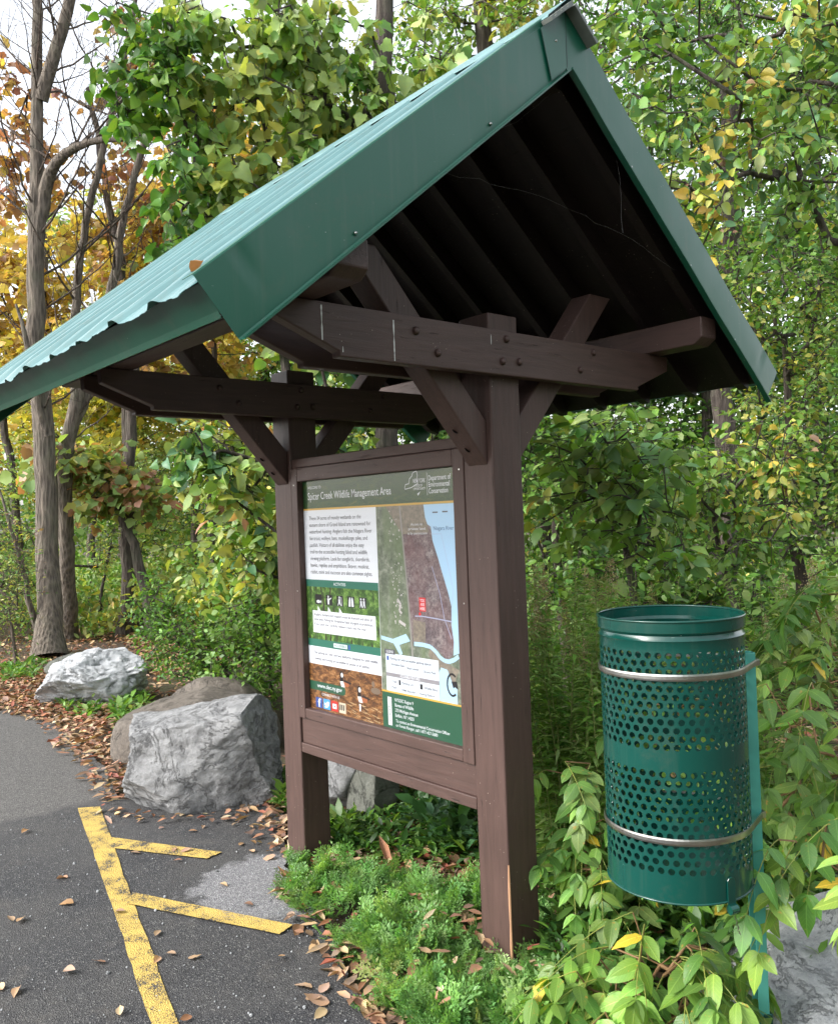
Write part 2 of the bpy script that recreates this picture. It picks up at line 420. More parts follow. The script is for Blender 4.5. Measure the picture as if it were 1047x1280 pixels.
def polyeach(name, lst, mat, l, parent=None): return [polys(name, [q], mat, l, parent) for q in lst]
def text(name, lines, mat, l, parent=None, font_bold=0.0):
    """lines: (string, u, v_baseline, cap height, width or None); all letters of one block in one mesh"""
    V, F = [], []
    for (s, u, v, hh, wd) in lines:
        cu = bpy.data.curves.new('t', 'FONT'); cu.body = s; cu.size = 1; cu.resolution_u = 3; cu.offset = font_bold
        ob = bpy.data.objects.new('t', cu); me = bpy.data.meshes.new_from_object(ob)
        co = np.array([vv.co[:2] for vv in me.vertices]) if len(me.vertices) else np.zeros((0, 2))
        if len(co):
            sy = hh / .70; span = co[:, 0].max() - co[:, 0].min()
            sx = (wd / span) if wd else sy * .82
            n0 = len(V); x0_ = co[:, 0].min()
            for x, y in co: V.append(pp(u + (x - x0_) * sx, v - y * sy, l))
            for p_ in me.polygons: F.append([n0 + i for i in p_.vertices])
        bpy.data.objects.remove(ob); bpy.data.curves.remove(cu); bpy.data.meshes.remove(me)
    me = bpy.data.meshes.new(name); me.from_pydata(V, [], F); return link(name, me, mat, parent or PT)
white = pm('print_white', (.74, .77, .82)); gold = pm('print_gold', (.62, .38, .06)); dgreen = pm('print_green', (.022, .10, .055)); teal = pm('print_teal', (.03, .17, .12))
ink = pm('print_ink', (.08, .08, .10)); black = pm('print_black', (.012, .012, .015)); bluew = pm('print_water', (.42, .62, .80))
rect('poster_sheet', -.008, -.008, 1.01, 1.008, white, 0)
def hdr(k):
    o = k.co('Object', (4, 4, 14)); n = k.noise(o, 3, 6, .7, 1.2); return k.ramp(n, [(.25, (.008, .035, .012)), (.5, (.02, .075, .02)), (.66, (.06, .10, .02)), (.8, (.25, .2, .04))])
rect('header_photo', -.007, -.007, 1.009, .121, pm('print_header', hdr), 1)
rect('gold_line', -.007, .121, 1.009, .129, gold, 2)
text('title_text', [('Spicer Creek Wildlife Management Area', .04, .083, .032, .60)], white, 3, font_bold=.004)
text('welcome_text', [('WELCOME TO', .04, .036, .012, .105)], white, 3)
text('department_text', [('Department of', .868, .042, .019, .125), ('Environmental', .868, .066, .019, .118), ('Conservation', .868, .090, .019, .108)], white, 3, font_bold=.01)
text('state_text', [('NEW YORK', .778, .047, .016, .072), ('STATE OF', .783, .062, .009, .05), ('OPPORTUNITY', .778, .074, .009, .072)], white, 3, font_bold=.01)
rect('divider_line', .859, .012, .861, .096, white, 3)
ny = [(.726, .062), (.732, .05), (.752, .048), (.757, .03), (.772, .02), (.778, .008), (.80, .002), (.805, .02), (.80, .035), (.805, .05), (.79, .055), (.775, .06), (.77, .063), (.728, .068)]
def outline(pts, wd):
    out = []; n = len(pts)
    for i in range(n):
        a_, b_ = np.array(pts[i]), np.array(pts[(i + 1) % n]); d = b_ - a_; nn = np.array([-d[1], d[0]]) / (np.linalg.norm(d) + 1e-9) * wd / 2
        e = d / (np.linalg.norm(d) + 1e-9) * wd / 2
        out.append([tuple(a_ - e + nn), tuple(b_ + e + nn), tuple(b_ + e - nn), tuple(a_ - e - nn)])
    return out
polys('state_outline', outline(ny, .003)[:-1] + outline(ny, .003)[-1:] + [[(.80, .088), (.82, .08), (.805, .096)]], white, 2.6)
# left column
body = ['These 34 acres of mostly wetlands on the', 'eastern shore of Grand Island are renowned for', 'waterfowl hunting. Anglers fish the Niagara River', 'for trout, walleye, bass, muskellunge, pike, and', 'panfish. Visitors of all abilities enjoy the easy', 'trail to the accessible hunting blind and wildlife', 'viewing platform. Look for songbirds, shorebirds,', 'hawks, reptiles and amphibians. Beaver, muskrat,', 'rabbit, mink and raccoon are also common sights.']
wds = [.39, .455, .462, .43, .405, .425, .44, .435, .455]
text('body_text', [(s, .042, .172 + i * .0292, .0168, wds[i]) for i, s in enumerate(body)], ink, 2)
rect('green_band', -.007, .432, .533, .463, teal, 2)
text('band_text', [('ACTIVITIES', .215, .453, .012, .09)], white, 3, font_bold=.015)
def forest(k):
    o = k.co('Object', (38, 1, 3)); n = k.noise(o, 1.3, 3, .6); g = k.noise(k.co('Object'), 26, 6, .75)
    c = k.ramp(g, [(.3, (.012, .03, .01)), (.48, (.05, .13, .02)), (.6, (.2, .36, .07)), (.72, (.5, .62, .4))]); return k.mix(k.mr(n, .56, .62), c, (.035, .025, .018))
rect('forest_photo', -.007, .463, .533, .692, pm('print_forest', forest), 2)
ic = []
for i in range(5): ic.append([(.07 + i * .082, .495), (.12 + i * .082, .495), (.12 + i * .082, .54), (.07 + i * .082, .54)])
ICN = polyeach('activity_icon', ic, black, 3)
def circ(u, v, r, n=10, sy=1.0): return [(u + r * math.cos(2 * math.pi * i / n), v + r * sy * math.sin(2 * math.pi * i / n)) for i in range(n)]
gly = [circ(.094, .527, .016, 12, .45), [(.108, .527), (.117, .519), (.117, .535)]]
x = .152; gly += [circ(x + .02, .503, .0055), [(x + .012, .51), (x + .028, .51), (x + .044, .505), (x + .044, .509), (x + .028, .518), (x + .026, .536), (x + .014, .536)]]
x = .234; gly += [circ(x + .022, .503, .0055), [(x + .014, .51), (x + .028, .51), (x + .027, .522), (x + .036, .537), (x + .03, .537), (x + .02, .526), (x + .013, .537), (x + .008, .537), (x + .015, .522)], [(x + .034, .5), (x + .037, .5), (x + .04, .538), (x + .037, .538)]]
x = .316; gly += [[(x + .01, .51), (x + .015, .499), (x + .021, .499), (x + .023, .51), (x + .022, .537), (x + .007, .537)], [(x + .028, .51), (x + .03, .499), (x + .036, .499), (x + .041, .51), (x + .044, .537), (x + .029, .537)]]
x = .398
for dx in (.014, .034): gly += [circ(x + dx, .503, .005), [(x + dx - .006, .51), (x + dx + .006, .51), (x + dx + .006, .522), (x + dx + .01, .537), (x + dx + .005, .537), (x + dx, .526), (x + dx - .005, .537), (x + dx - .009, .537), (x + dx - .005, .522)]]
for g__ in gly:
    cu_ = np.mean([p_[0] for p_ in g__]); polys('icon_figure', [g__], white, 4, ICN[min(4, max(0, int((cu_ - .062) / .082)))])
polys('notice_box', [[(.045, .567), (.508, .567), (.508, .663), (.045, .663)]] + [[(u, .568), (u + .025, .568), (u + .002, .545)] for u in (.085, .165, .25)], white, 3)
nb = ['Anglers, hunters and trappers must be licensed and obey all', 'state laws. Fishing for threatened lake sturgeon is prohibited.', 'If you catch one, carefully release it back into the river.', 'Hunting is by posted season permit only.']
text('notice_text', [(nb[0], .055, .589, .0115, .43), (nb[1], .055, .610, .0115, .435), (nb[2], .055, .631, .0115, .39), ], ink, 4, font_bold=.01)
rect('green_band', -.007, .692, .533, .724, teal, 2.2)
rect('band_label', .2, .700, .30, .717, white, 3); text('band_text', [('ACCESSIBLE', .206, .713, .010, .088)], teal, 4, font_bold=.012)
rect('access_badge', .308, .699, .322, .718, pm('print_blue', (.03, .09, .35)), 3)
text('access_text', [('The parking lot, trail, and two platforms designed for both wildlife', .042, .757, .0125, .47), ('viewing and hunting are accessible to people of all abilities.', .046, .783, .0125, .41)], ink, 2, font_bold=.01)
def duckp(k):
    o = k.co('Object', (1, 1, 2.2)); g = k.noise(o, 24, 7, .75, .5); return k.ramp(g, [(.3, (.02, .01, .006)), (.47, (.12, .05, .018)), (.58, (.32, .15, .05)), (.7, (.6, .38, .2))])
rect('duck_photo', -.007, .802, .533, 1.006, pm('print_ducks', duckp), 2)
rip = []
rr = random.Random(4)
for i in range(26):
    u = rr.uniform(.26, .48); v = rr.uniform(.93, 1.0); rip.append([(u, v), (u + rr.uniform(.03, .06), v + .004), (u + .04, v + .008)])
polys('ripples', rip, pm('print_tan', (.5, .36, .2)), 2.4)
bk, wt, rs, gb = [], [], [], []
for (u, v, sc) in ((.25, .852, 1), (.375, .90, 1.05)):
    bk += [circ(u, v - .022 * sc, .014 * sc, 12, 1.15), [(u + .02 * sc, v - .005), (u + .075 * sc, v + .006), (u + .055 * sc, v + .014), (u + .02 * sc, v + .008)], [(u - .014 * sc, v - .008), (u + .012 * sc, v - .010), (u + .016 * sc, v + .012), (u - .008 * sc, v + .012)]]
    rs += [[(u + .008 * sc, v + .004), (u + .055 * sc, v + .010), (u + .05 * sc, v + .024), (u + .01 * sc, v + .026)]]
    wt += [circ(u + .004 * sc, v - .022 * sc, .0085 * sc, 10, 1.2), [(u - .012 * sc, v + .006), (u + .012 * sc, v + .004), (u + .022 * sc, v + .028), (u - .002 * sc, v + .028)]]
gb = [circ(.475, .842, .011, 9, 1.1), circ(.49, .868, .034, 10, .4)]
wt += [[(.372, .935), (.384, .935), (.382, .965), (.374, .965)]]
polyeach('duck_plumage', bk, black, 3); polyeach('duck_plumage', rs, pm('print_rust', (.38, .13, .05)), 3.4); polyeach('duck_plumage', wt, white, 3.8); polyeach('duck_plumage', gb, pm('print_dun', (.2, .15, .11)), 3.2)
g_ = [(-.007, .878), (.25, .878)] + [(.258 + .018 * math.sin(t), .897 - .019 * math.cos(t)) for t in np.linspace(.2, math.pi - .2, 7)] + [(.25, .917), (-.007, .917)]
poly('web_banner', g_, dgreen, 3); text('web_text', [('www.dec.ny.gov', .06, .903, .017, .19)], white, 4, font_bold=.012)
text('connect_text', [('CONNECT WITH US', .095, .935, .0105, .135)], white, 4, font_bold=.012)
q = rect('social_icon', .044, .948, .096, .992, pm('print_fb', (.035, .085, .33)), 4); text('icon_letter', [('f', .062, .988, .036, .021)], white, 5, q, .03)
q = rect('social_icon', .104, .948, .156, .992, pm('print_tw', (.08, .34, .68)), 4)
poly('icon_bird', [(.112, .962), (.124, .969), (.13, .96), (.142, .957), (.15, .962), (.146, .975), (.135, .984), (.120, .986), (.111, .982), (.12, .979), (.113, .972)], white, 5, q)
q = rect('social_icon', .164, .948, .216, .992, pm('print_yt', (.55, .04, .03)), 4)
rect('icon_screen', .175, .96, .206, .981, white, 5, q); poly('icon_arrow', [(.186, .965), (.198, .9705), (.186, .976)], pm('print_yt', 0), 5.6, q)
q = rect('social_icon', .224, .948, .274, .992, pm('print_beige', (.62, .56, .45)), 4)
polys('icon_bars', [[(u, .956), (u + .008, .956), (u + .006, .98), (u - .002, .98)] for u in (.230, .243, .256)], black, 5, q)
# map
MPN = empty('map', (-.3, -.0414, 1.2), None, None); MPN.parent = PT; MPN.matrix_parent_inverse = Matrix.Translation(PT.location).inverted()
def aer(k):
    g = k.noise(k.co('Object'), 34, 7, .75); b_ = k.noise(k.co('Object', (3, 1, .7)), 5, 3)
    c = k.ramp(g, [(.3, (.07, .09, .065)), (.5, (.16, .19, .14)), (.66, (.34, .36, .30))]); return k.mix(k.mr(b_, .42, .6, 0, .6), c, (.16, .22, .11))
def wooded(k):
    g = k.noise(k.co('Object', (1, 1, 1)), 60, 7, .8); b_ = k.noise(k.co('Object'), 7, 3)
    c = k.ramp(g, [(.34, (.05, .045, .055)), (.48, (.17, .14, .15)), (.62, (.38, .34, .33))]); c = k.mix(k.mr(b_, .4, .62, 0, .55), c, (.17, .075, .08)); return k.mix(k.mr(k.noise(k.co('Object'), 4, 2), .55, .65, 0, .5), c, (.06, .055, .07))
rect('map_ground', .536, .129, 1.009, .857, pm('map_ground', aer), 2, MPN)
wb_ = [(.695, .13), (.834, .13), (.841, .178), (.853, .204), (.872, .213), (.879, .265), (.905, .325), (.922, .37), (.938, .41), (.958, .46), (.971, .502), (.967, .572), (.977, .631), (.967, .684), (.93, .70), (.89, .67), (.83, .655), (.74, .655), (.72, .45)]
poly('map_wood', wb_, pm('map_wood', wooded), 2.6, MPN)
polys('map_field', [[(.60, .13), (.834, .13), (.85, .2), (.86, .235), (.70, .24)], [(.745, .565), (.82, .57), (.815, .65), (.745, .648)], [(.84, .665), (.93, .71), (1.0, .73), (.96, .80), (.95, .75), (.86, .72), (.83, .69)]], pm('map_field', lambda k: k.ramp(k.noise(k.co('Object'), 50, 6, .7), [(.3, (.13, .12, .10)), (.7, (.33, .28, .22))])), 3, MPN)
poly('map_water', [(.834, .13), (.841, .178), (.853, .204), (.872, .213), (.879, .265), (.905, .325), (.922, .37), (.938, .41), (.958, .46), (.971, .502), (.967, .572), (.977, .631), (.972, .68), (1.0, .67), (1.009, .67), (1.009, .13)], bluew, 3.4, MPN)
polys('map_water', [[(.9, .73), (.935, .735), (.965, .79), (.985, .8), (.985, .86), (.89, .857), (.888, .75)], [(.54, .64), (.617, .648), (.70, .622), (.725, .648), (.655, .668), (.675, .70), (.66, .71), (.62, .665), (.54, .655)]], bluew, 3.4, MPN)
def ribbon(pts, wd):
    out = []
    for a_, b_ in zip(pts, pts[1:]):
        a_, b_ = np.array(a_), np.array(b_); d = b_ - a_; nn = np.array([-d[1], d[0]]) / np.linalg.norm(d) * wd / 2; out.append([tuple(a_ + nn), tuple(b_ + nn), tuple(b_ - nn), tuple(a_ - nn)])
    return out
polys('map_river', ribbon([(.748, .656), (.80, .655), (.845, .659), (.875, .675), (.896, .693), (.92, .703), (.947, .704), (.975, .695), (1.0, .68)], .016), bluew, 3.8, MPN)
polys('map_road', ribbon([(.69, .13), (.705, .29), (.72, .45), (.738, .73)], .009), pm('map_road', (.30, .29, .27)), 4, MPN)
polys('map_trail', ribbon([(.76, .55), (.80, .548), (.9, .553), (.972, .558)], .004) + ribbon([(.87, .36), (.91, .46), (.93, .55), (.965, .62)], .003) + ribbon([(.872, .24), (.93, .24), (.985, .44), (.975, .5)], .0015), pm('map_trail', (.42, .45, .62)), 4.4, MPN)
rr = random.Random(9); hs = []
for i in range(70):
    v = rr.uniform(.14, .6); u = .655 + (v - .13) * .05 + rr.uniform(-.045, .022); sz = rr.uniform(.003, .008)
    hs.append([(u, v), (u + sz, v + .002), (u + sz * .8, v + sz * 1.2), (u - .001, v + sz)])
hs += ribbon([(.655, .49), (.675, .51), (.665, .535), (.68, .545)], .010) + ribbon([(.66, .575), (.70, .59)], .012)
polys('map_buildings', hs, pm('map_roofs', (.55, .52, .52)), 4, MPN)
polys('map_label', [[(.788, .478), (.826, .478), (.826, .53), (.788, .53)], circ(.79, .54, .007)], pm('print_red', (.62, .03, .03)), 5, MPN)
text('map_label_text', [('YOU', .794, .494, .011, .026), ('ARE', .795, .509, .011, .024), ('HERE', .793, .525, .011, .028)], white, 6, MPN, .01)
text('map_text', [('Niagara River', .888, .226, .015, .112)], pm('map_blue', (.07, .15, .3)), 5, MPN)
text('map_text', [('Access to', .755, .207, .010, .07), ('private land', .74, .224, .010, .10), ('is by permission', .735, .241, .010, .115)], white, 5, MPN)
polys('map_scale', [[(.885, .158), (.915, .158), (.915, .163), (.885, .163)], [(.94, .157), (.97, .157), (.97, .162), (.94, .162)]], ink, 5, MPN)
polys('map_emblem', ribbon([(.96 + .028 * math.cos(t), .787 + .04 * math.sin(t)) for t in np.linspace(.9, 5.4, 11)], .008) + [[(.955, .775), (.985, .772), (.99, .80), (.975, .792), (.965, .80)]], black, 5, MPN)
LG = rect('map_legend', .566, .706, .888, .857, pm('legend_white', (.62, .68, .74)), 5, MPN)
rect('legend_tab', .56, .69, .628, .709, pm('legend_dark', (.1, .1, .12)), 6, MPN); text('legend_text', [('LEGEND', .572, .704, .010, .045)], white, 7, MPN, .01)
rect('legend_bar', .566, .782, .888, .797, pm('legend_grey', (.27, .26, .28)), 6, MPN)
text('legend_text', [('ACCESSIBLE FEATURES', .655, .793, .009, .12)], white, 7, MPN, .01)
text('legend_text', [('Parking lot with accessible parking spaces', .595, .730, .010, .25), ('Information Kiosk', .60, .752, .010, .085), ('Boat Launch', .70, .757, .010, .07), ('Shore Path', .80, .760, .010, .07), ('Trail', .60, .819, .010, .03), ('Path', .60, .842, .010, .03), ('Parking Lot', .665, .819, .010, .07), ('Wildlife Blind', .80, .822, .010, .075), ('WMA Boundary     Viewing Platform', .66, .846, .009, .2)], ink, 6, MPN, .012)
polys('legend_icon', [[(.645, .805), (.657, .805), (.657, .825), (.645, .825)], [(.775, .805), (.79, .805), (.79, .825), (.775, .825)]], black, 6, MPN)
polys('legend_icon', [[(.574, .717), (.586, .717), (.586, .734), (.574, .734)]], pm('print_blue', 0), 6, MPN)
rect('footer_panel', .533, .861, 1.009, 1.006, dgreen, 2); rect('gold_line', .533, .854, 1.009, .861, gold, 5.5)
rect('contact_tab', .568, .879, .592, .99, white, 3)
text('contact_text', [(c_, .574, .894 + i * .0145, .0105, .011) for i, c_ in enumerate('CONTACT')], dgreen, 4, font_bold=.01)
text('address_text', [('NYSDEC Region 9', .614, .892, .0125, .115), ('Bureau of Wildlife', .614, .912, .0125, .115), ('270 Michigan Avenue', .614, .932, .0125, .14), ('Buffalo, NY 14203', .614, .952, .0125, .115)], white, 3, font_bold=.008)
text('address_text', [('To contact an Environmental Conservation Officer', .616, .973, .0115, .32), ('or Forest Ranger, call 1-877-457-5680', .616, .990, .0115, .25)], white, 3, font_bold=.008)

# ------------------------------------------------------------------ litter bin
CX, CY, CR = .705, -.06, .1895
ZB, ZT = .503, 1.215
BIN = empty('litter_bin', (CX, CY, ZB), 'round perforated green metal litter bin strapped to a steel post', 'litter bin')
def cpt(r, th, z): return (CX + r * math.cos(th), CY + r * math.sin(th), z)
bm = new(); NC = 46
def holes(za, zb, nrow):
    dz = (zb - za) / nrow; dth = 2 * math.pi / NC; hr = .0085
    vc = {}
    def V(r, th, z):
        key = (round(r, 4), round((th % (2 * math.pi)) * 1e4) % 62832, round(z * 1e5))
        if key not in vc: vc[key] = bm.verts.new(cpt(r, th, z))
        return vc[key]
    for i in range(nrow):
        for j in range(NC):
            t0 = (j + (.5 if i % 2 else 0)) * dth; z0 = za + (i + .5) * dz
            N = 16; outer = []; inner = []
            for k_ in range(N):
                a_ = 2 * math.pi * (k_ + .0) / N; c_, s_ = math.cos(a_), math.sin(a_); mm = max(abs(c_), abs(s_))
                ou, ov = c_ / mm, s_ / mm
                ou, ov = round(ou * 2) / 2, round(ov * 2) / 2
                outer.append(V(CR, t0 + ou * dth / 2, z0 + ov * dz / 2))
                inner.append(bm.verts.new(cpt(CR, t0 + hr * c_ / CR, z0 + hr * s_)))
            for k_ in range(N):
                a_, b_, c2, d2 = outer[k_], outer[(k_ + 1) % N], inner[(k_ + 1) % N], inner[k_]
                if a_ is b_: bm.faces.new((a_, c2, d2))
                else: bm.faces.new((a_, b_, c2, d2))
bands = [(.572, .838), (.886, 1.138)]
for a_, b_ in bands: holes(a_, b_, 12)
def ring(z0, z1, r0, r1, n=92):
    A = [bm.verts.new(cpt(r0, 2 * math.pi * i / n, z0)) for i in range(n)]; B_ = [bm.verts.new(cpt(r1, 2 * math.pi * i / n, z1)) for i in range(n)]
    for i in range(n): bm.faces.new((A[i], A[(i + 1) % n], B_[(i + 1) % n], B_[i]))
ring(ZB, .572, CR, CR); ring(.838, .886, CR, CR); ring(1.138, 1.158, CR, CR)
for z0, z1, r0, r1 in ((1.158, 1.164, CR, CR + .003), (1.164, 1.170, CR + .003, CR - .001), (1.170, 1.176, CR - .001, CR - .003), (1.176, 1.184, CR - .003, CR + .004), (1.184, 1.213, CR + .004, CR + .004)): ring(z0, z1, r0, r1)
bmesh.ops.remove_doubles(bm, verts=bm.verts, dist=2e-5)
for f in bm.faces: f.smooth = True
me = bpy.data.meshes.new('drum'); bmesh.ops.recalc_face_normals(bm, faces=bm.faces); bm.to_mesh(me); bm.free()
drum = link('drum', me, GCAN, BIN); so = drum.modifiers.new('s', 'SOLIDIFY'); so.thickness = .0022; so.offset = -1; drum.modifiers.new('e', 'EDGE_SPLIT').split_angle = R_(40)
def torus(bm, R0, z, r, n=92, k=8):
    rows = [[bm.verts.new(cpt(R0 + r * math.cos(2 * math.pi * j / k), 2 * math.pi * i / n, z + r * math.sin(2 * math.pi * j / k))) for j in range(k)] for i in range(n)]
    for i in range(n):
        for j in range(k): bm.faces.new((rows[i][j], rows[(i + 1) % n][j], rows[(i + 1) % n][(j + 1) % k], rows[i][(j + 1) % k]))
bm = new(); torus(bm, CR + .0035, ZT - .002, .0035); wb('rim_bead', bm, GCAN, BIN, True)
bm = new(); cyl(bm, (CX, CY, ZB + .012), (0, 0, 1), CR - .003, .004, 64); wb('base_plate', bm, GCAN, BIN)
bm = new(); torus(bm, CR + .0005, ZB + .001, .003); wb('rim_bead', bm, GCAN, BIN, True)
# hinge tab on the lower edge, towards the post
PX, PY = .836, .108
pa = math.atan2(PY - CY, PX - CX)
ta = math.atan2(CAM[1] - CY, CAM[0] - CX) + .70
bm = new(); c0 = Vector(cpt(CR, ta, 0)); rd = Vector((math.cos(ta), math.sin(ta), 0)); tg = Vector((-math.sin(ta), math.cos(ta), 0))
pts = [(-.013, -.01), (.013, -.01), (.013, .05)] + [(.013 * math.cos(t), .05 + .013 * math.sin(t)) for t in np.linspace(.3, math.pi - .3, 5)] + [(-.013, .05)]
prism(bm, [tuple(c0 + tg * a_ + Vector((0, 0, ZB + b_)) + rd * .001) for a_, b_ in pts], tuple(rd * .003)); wb('hinge_tab', bm, GCAN, BIN, bevel=.001)
bm = new(); cyl(bm, tuple(c0 + rd * .006 + Vector((0, 0, ZB - .018)) - tg * .012), tuple(tg), .011, .024, 14); prism(bm, [tuple(c0 + tg * a_ + Vector((0, 0, ZB + b_)) + rd * .003) for a_, b_ in ((-.011, -.006), (.011, -.006), (.011, -.03), (-.011, -.03))], tuple(rd * .006)); wb('hinge_barrel', bm, GCAN, BIN)
bm = new()
for i in range(6): cyl(bm, tuple(c0 + rd * .008 + tg * (.004 + .002 * i) + Vector((0, 0, ZB - .035 - i * .008))), (.3 if i % 2 else -.3, .2, -1), .0014, .009, 6)
wb('wire_tie', bm, STEEL, BIN)
# channel post
PO = empty('bin_post', (PX, PY, 0), 'green steel channel post standing behind the perforated bin', 'post')
rd = Vector((math.cos(pa), math.sin(pa), 0)); tg = Vector((-math.sin(pa), math.cos(pa), 0))
bm = new(); prof = [(-.021, .017), (-.021, -.012), (-.012, -.015), (.012, -.015), (.021, -.012), (.021, .017), (.018, .017), (.018, -.010), (.011, -.012), (-.011, -.012), (-.018, -.010), (-.018, .017)]
sweep(bm, prof, (PX, PY, -.3), (PX, PY, 1.098), tuple(tg), tuple(-rd), True); wb('channel', bm, GPOST, PO, bevel=.001)
bm = new(); sweep(bm, [(-.024, -.02), (.024, -.02), (.024, .005), (-.024, .005)], (PX, PY, -.3), (PX, PY, .12), tuple(tg), tuple(-rd), True); wb('ground_sleeve', bm, GCAN, PO, bevel=.002)
for z in (1.073, .660):
    bm = new(); path = []; n = 72
    # tangent wrap: around the drum and the post
    for i in range(n + 1):
        th = pa + R_(38) + (2 * math.pi - R_(76)) * i / n; path.append((CX + (CR + .0025) * math.cos(th), CY + (CR + .0025) * math.sin(th)))
    pb = Vector((PX, PY, 0)) + rd * .019
    path += [tuple((pb - tg * .026 - rd * .01)[:2]), tuple((pb - tg * .024)[:2]), tuple((pb + tg * .024)[:2]), tuple((pb + tg * .026 - rd * .01)[:2])]
    path = np.array(path); N = len(path); nx = []
    for i in range(N):
        d = path[(i + 1) % N] - path[i - 1]; nn = np.array([d[1], -d[0]]) / np.linalg.norm(d); nx.append(nn)
    rows = []
    dzs = -.012 if z > 1 else 0
    for p_, nn in zip(path, nx):
        rows.append([bm.verts.new((p_[0] + nn[0] * a_, p_[1] + nn[1] * a_, z + b_)) for a_, b_ in ((0, -.0085), (.0025, -.0085), (.0035, -.004), (.0035, .004), (.0025, .0085), (0, .0085))])
    for i in range(N):
        for j in range(6): bm.faces.new((rows[i][j], rows[i][(j + 1) % 6], rows[(i + 1) % N][(j + 1) % 6], rows[(i + 1) % N][j]))
    st = wb('steel_strap', bm, STEEL, BIN, False)
# ------------------------------------------------------------------ ground
def m_soil():
    k = NM('forest_floor'); o = k.co('Object'); n1 = k.noise(o, 1.2, 5); n2 = k.noise(o, 22, 8, .75); v = k.vor(o, 30, out='Color')
    c = k.ramp(n2, [(.3, (.018, .012, .008)), (.5, (.06, .04, .024)), (.7, (.14, .095, .055))])
    c = k.mix(k.mr(n1, .5, .62, 0, .5), c, (.045, .07, .02)); k.col(c); k.set(Roughness=.95); k.bump(n2, .8, .03); return k.m
SOIL = m_soil()
bm = new(); n = 90; ex = 60
cs = np.sign(np.linspace(-1, 1, n)) * np.abs(np.linspace(-1, 1, n)) ** 2.2 * ex
gr = [[None] * n for _ in range(n)]
for i, x in enumerate(cs):
    for j, y in enumerate(cs):
        X, Y = x - 1.5, y + .5
        dd = max(0, (X * -.7 + Y * .72) - 1.5)
        z = -.012 + noise.noise(Vector((X * .6, Y * .6, 0))) * .05 * min(1, dd)
        gr[i][j] = bm.verts.new((X, Y, z - (.02 if dd <= 0 else 0)))
for i in range(n - 1):
    for j in range(n - 1): bm.faces.new((gr[i][j], gr[i + 1][j], gr[i + 1][j + 1], gr[i][j + 1]))
o = wb('ground', bm, SOIL, None, True); tag(o, kind='structure', label='brown forest floor with soil and low growth')

def m_asphalt():
    k = NM('asphalt'); o = k.co('Object')
    v = k.vor(o, 210, out='Color'); vd = k.vor(o, 210); sp = k.n('SeparateColor'); k.l(v, sp.inputs[0])
    f = k.noise(o, 60, 6, .7); big = k.noise(o, 1.6, 5, .6)
    c = k.ramp(sp.outputs[0], [(0, (.018, .019, .022)), (.6, (.036, .037, .041)), (.9, (.07, .07, .072)), (1, (.19, .19, .18))])
    c = k.mix(k.mr(big, .4, .65, 0, .6), c, (.078, .075, .071)); ln_ = k.mr(k.math('ABSOLUTE', k.math('SUBTRACT', k.noise(o, 1.1, 6, .62, .4), .5)), 0, .0022, 1, 0); c = k.mix(k.math('MULTIPLY', ln_, .7), c, (.012, .012, .013)); c = k.mix(k.mr(k.noise(o, 5, 6, .7), .56, .7, 0, .35), c, (.11, .10, .088))
    c = k.mix(k.mr(f, .55, .8, 0, .6), c, (.02, .02, .022))
    # older, paler surface beyond the seam
    sx = k.n('SeparateXYZ'); k.l(o, sx.inputs[0])
    wob = k.noise(o, 5, 4); edge = k.math('ADD', sx.outputs[0], k.math('MULTIPLY', k.math('SUBTRACT', wob, .5), .25))
    old = k.mr(edge, -2.72, -2.80)
    oc = k.ramp(sp.outputs[1], [(0, (.055, .053, .051)), (.6, (.09, .087, .083)), (1, (.2, .19, .18))])
    c = k.mix(k.math('MULTIPLY', old, .85), c, oc)
    # weathered pale patch beside the far post
    d = k.n('VectorMath', operation='DISTANCE'); k.l(o, d.inputs[0]); d.inputs[1].default_value = (-1.08, -.27, 0)
    pd = k.math('ADD', d.outputs['Value'], k.math('MULTIPLY', k.math('SUBTRACT', k.noise(o, 9, 5, .7), .5), .35))
    pc = k.ramp(sp.outputs[1], [(0, (.12, .12, .13)), (.6, (.19, .19, .2)), (1, (.36, .36, .36))])
    c = k.mix(k.mr(pd, .36, .30, 0, .9), c, pc)
    k.col(c); k.set(Roughness=.82, Specular_IOR_Level=.4); k.bump(k.math('ADD', vd, k.math('MULTIPLY', f, .6)), .7, .006); return k
ka = m_asphalt()
edge = [gspot(u, v)[:2] for u, v in ((0, 885), (70, 905), (130, 960), (150, 1000), (250, 1004), (350, 1008), (361, 1075), (368, 1105), (395, 1150), (428, 1205), (462, 1250), (492, 1290))]
far = [(-9.0, -.6), (-11, -2.5), (-12, -16), (2.6, -16), (2.6, -2.4), (1.4, -1.55)]
pts = []
ee = [np.array(e) for e in edge]
for a_, b_ in zip(ee, ee[1:]):
    for t in np.linspace(0, 1, 14, endpoint=False):
        p_ = a_ + (b_ - a_) * t; q_ = noise.noise(Vector((p_[0] * 7, p_[1] * 7, 0))) * .035 + noise.noise(Vector((p_[0] * 30, p_[1] * 30, 0))) * .012; pts.append((p_[0] + q_, p_[1] + q_))
pts.append(tuple(ee[-1])); pts += [(x, y) for x, y in far[::-1]]
bm = new(); vs = [bm.verts.new((x, y, .004)) for x, y in pts]; f = bm.faces.new(vs)
r_ = bmesh.ops.extrude_face_region(bm, geom=[f]); 
for e in r_['geom']:
    if isinstance(e, bmesh.types.BMVert): e.co.z = -.05
bmesh.ops.triangulate(bm, faces=bm.faces); o = wb('parking_lot', bm, ka.m); tag(o, kind='structure', label='dark asphalt parking surface')
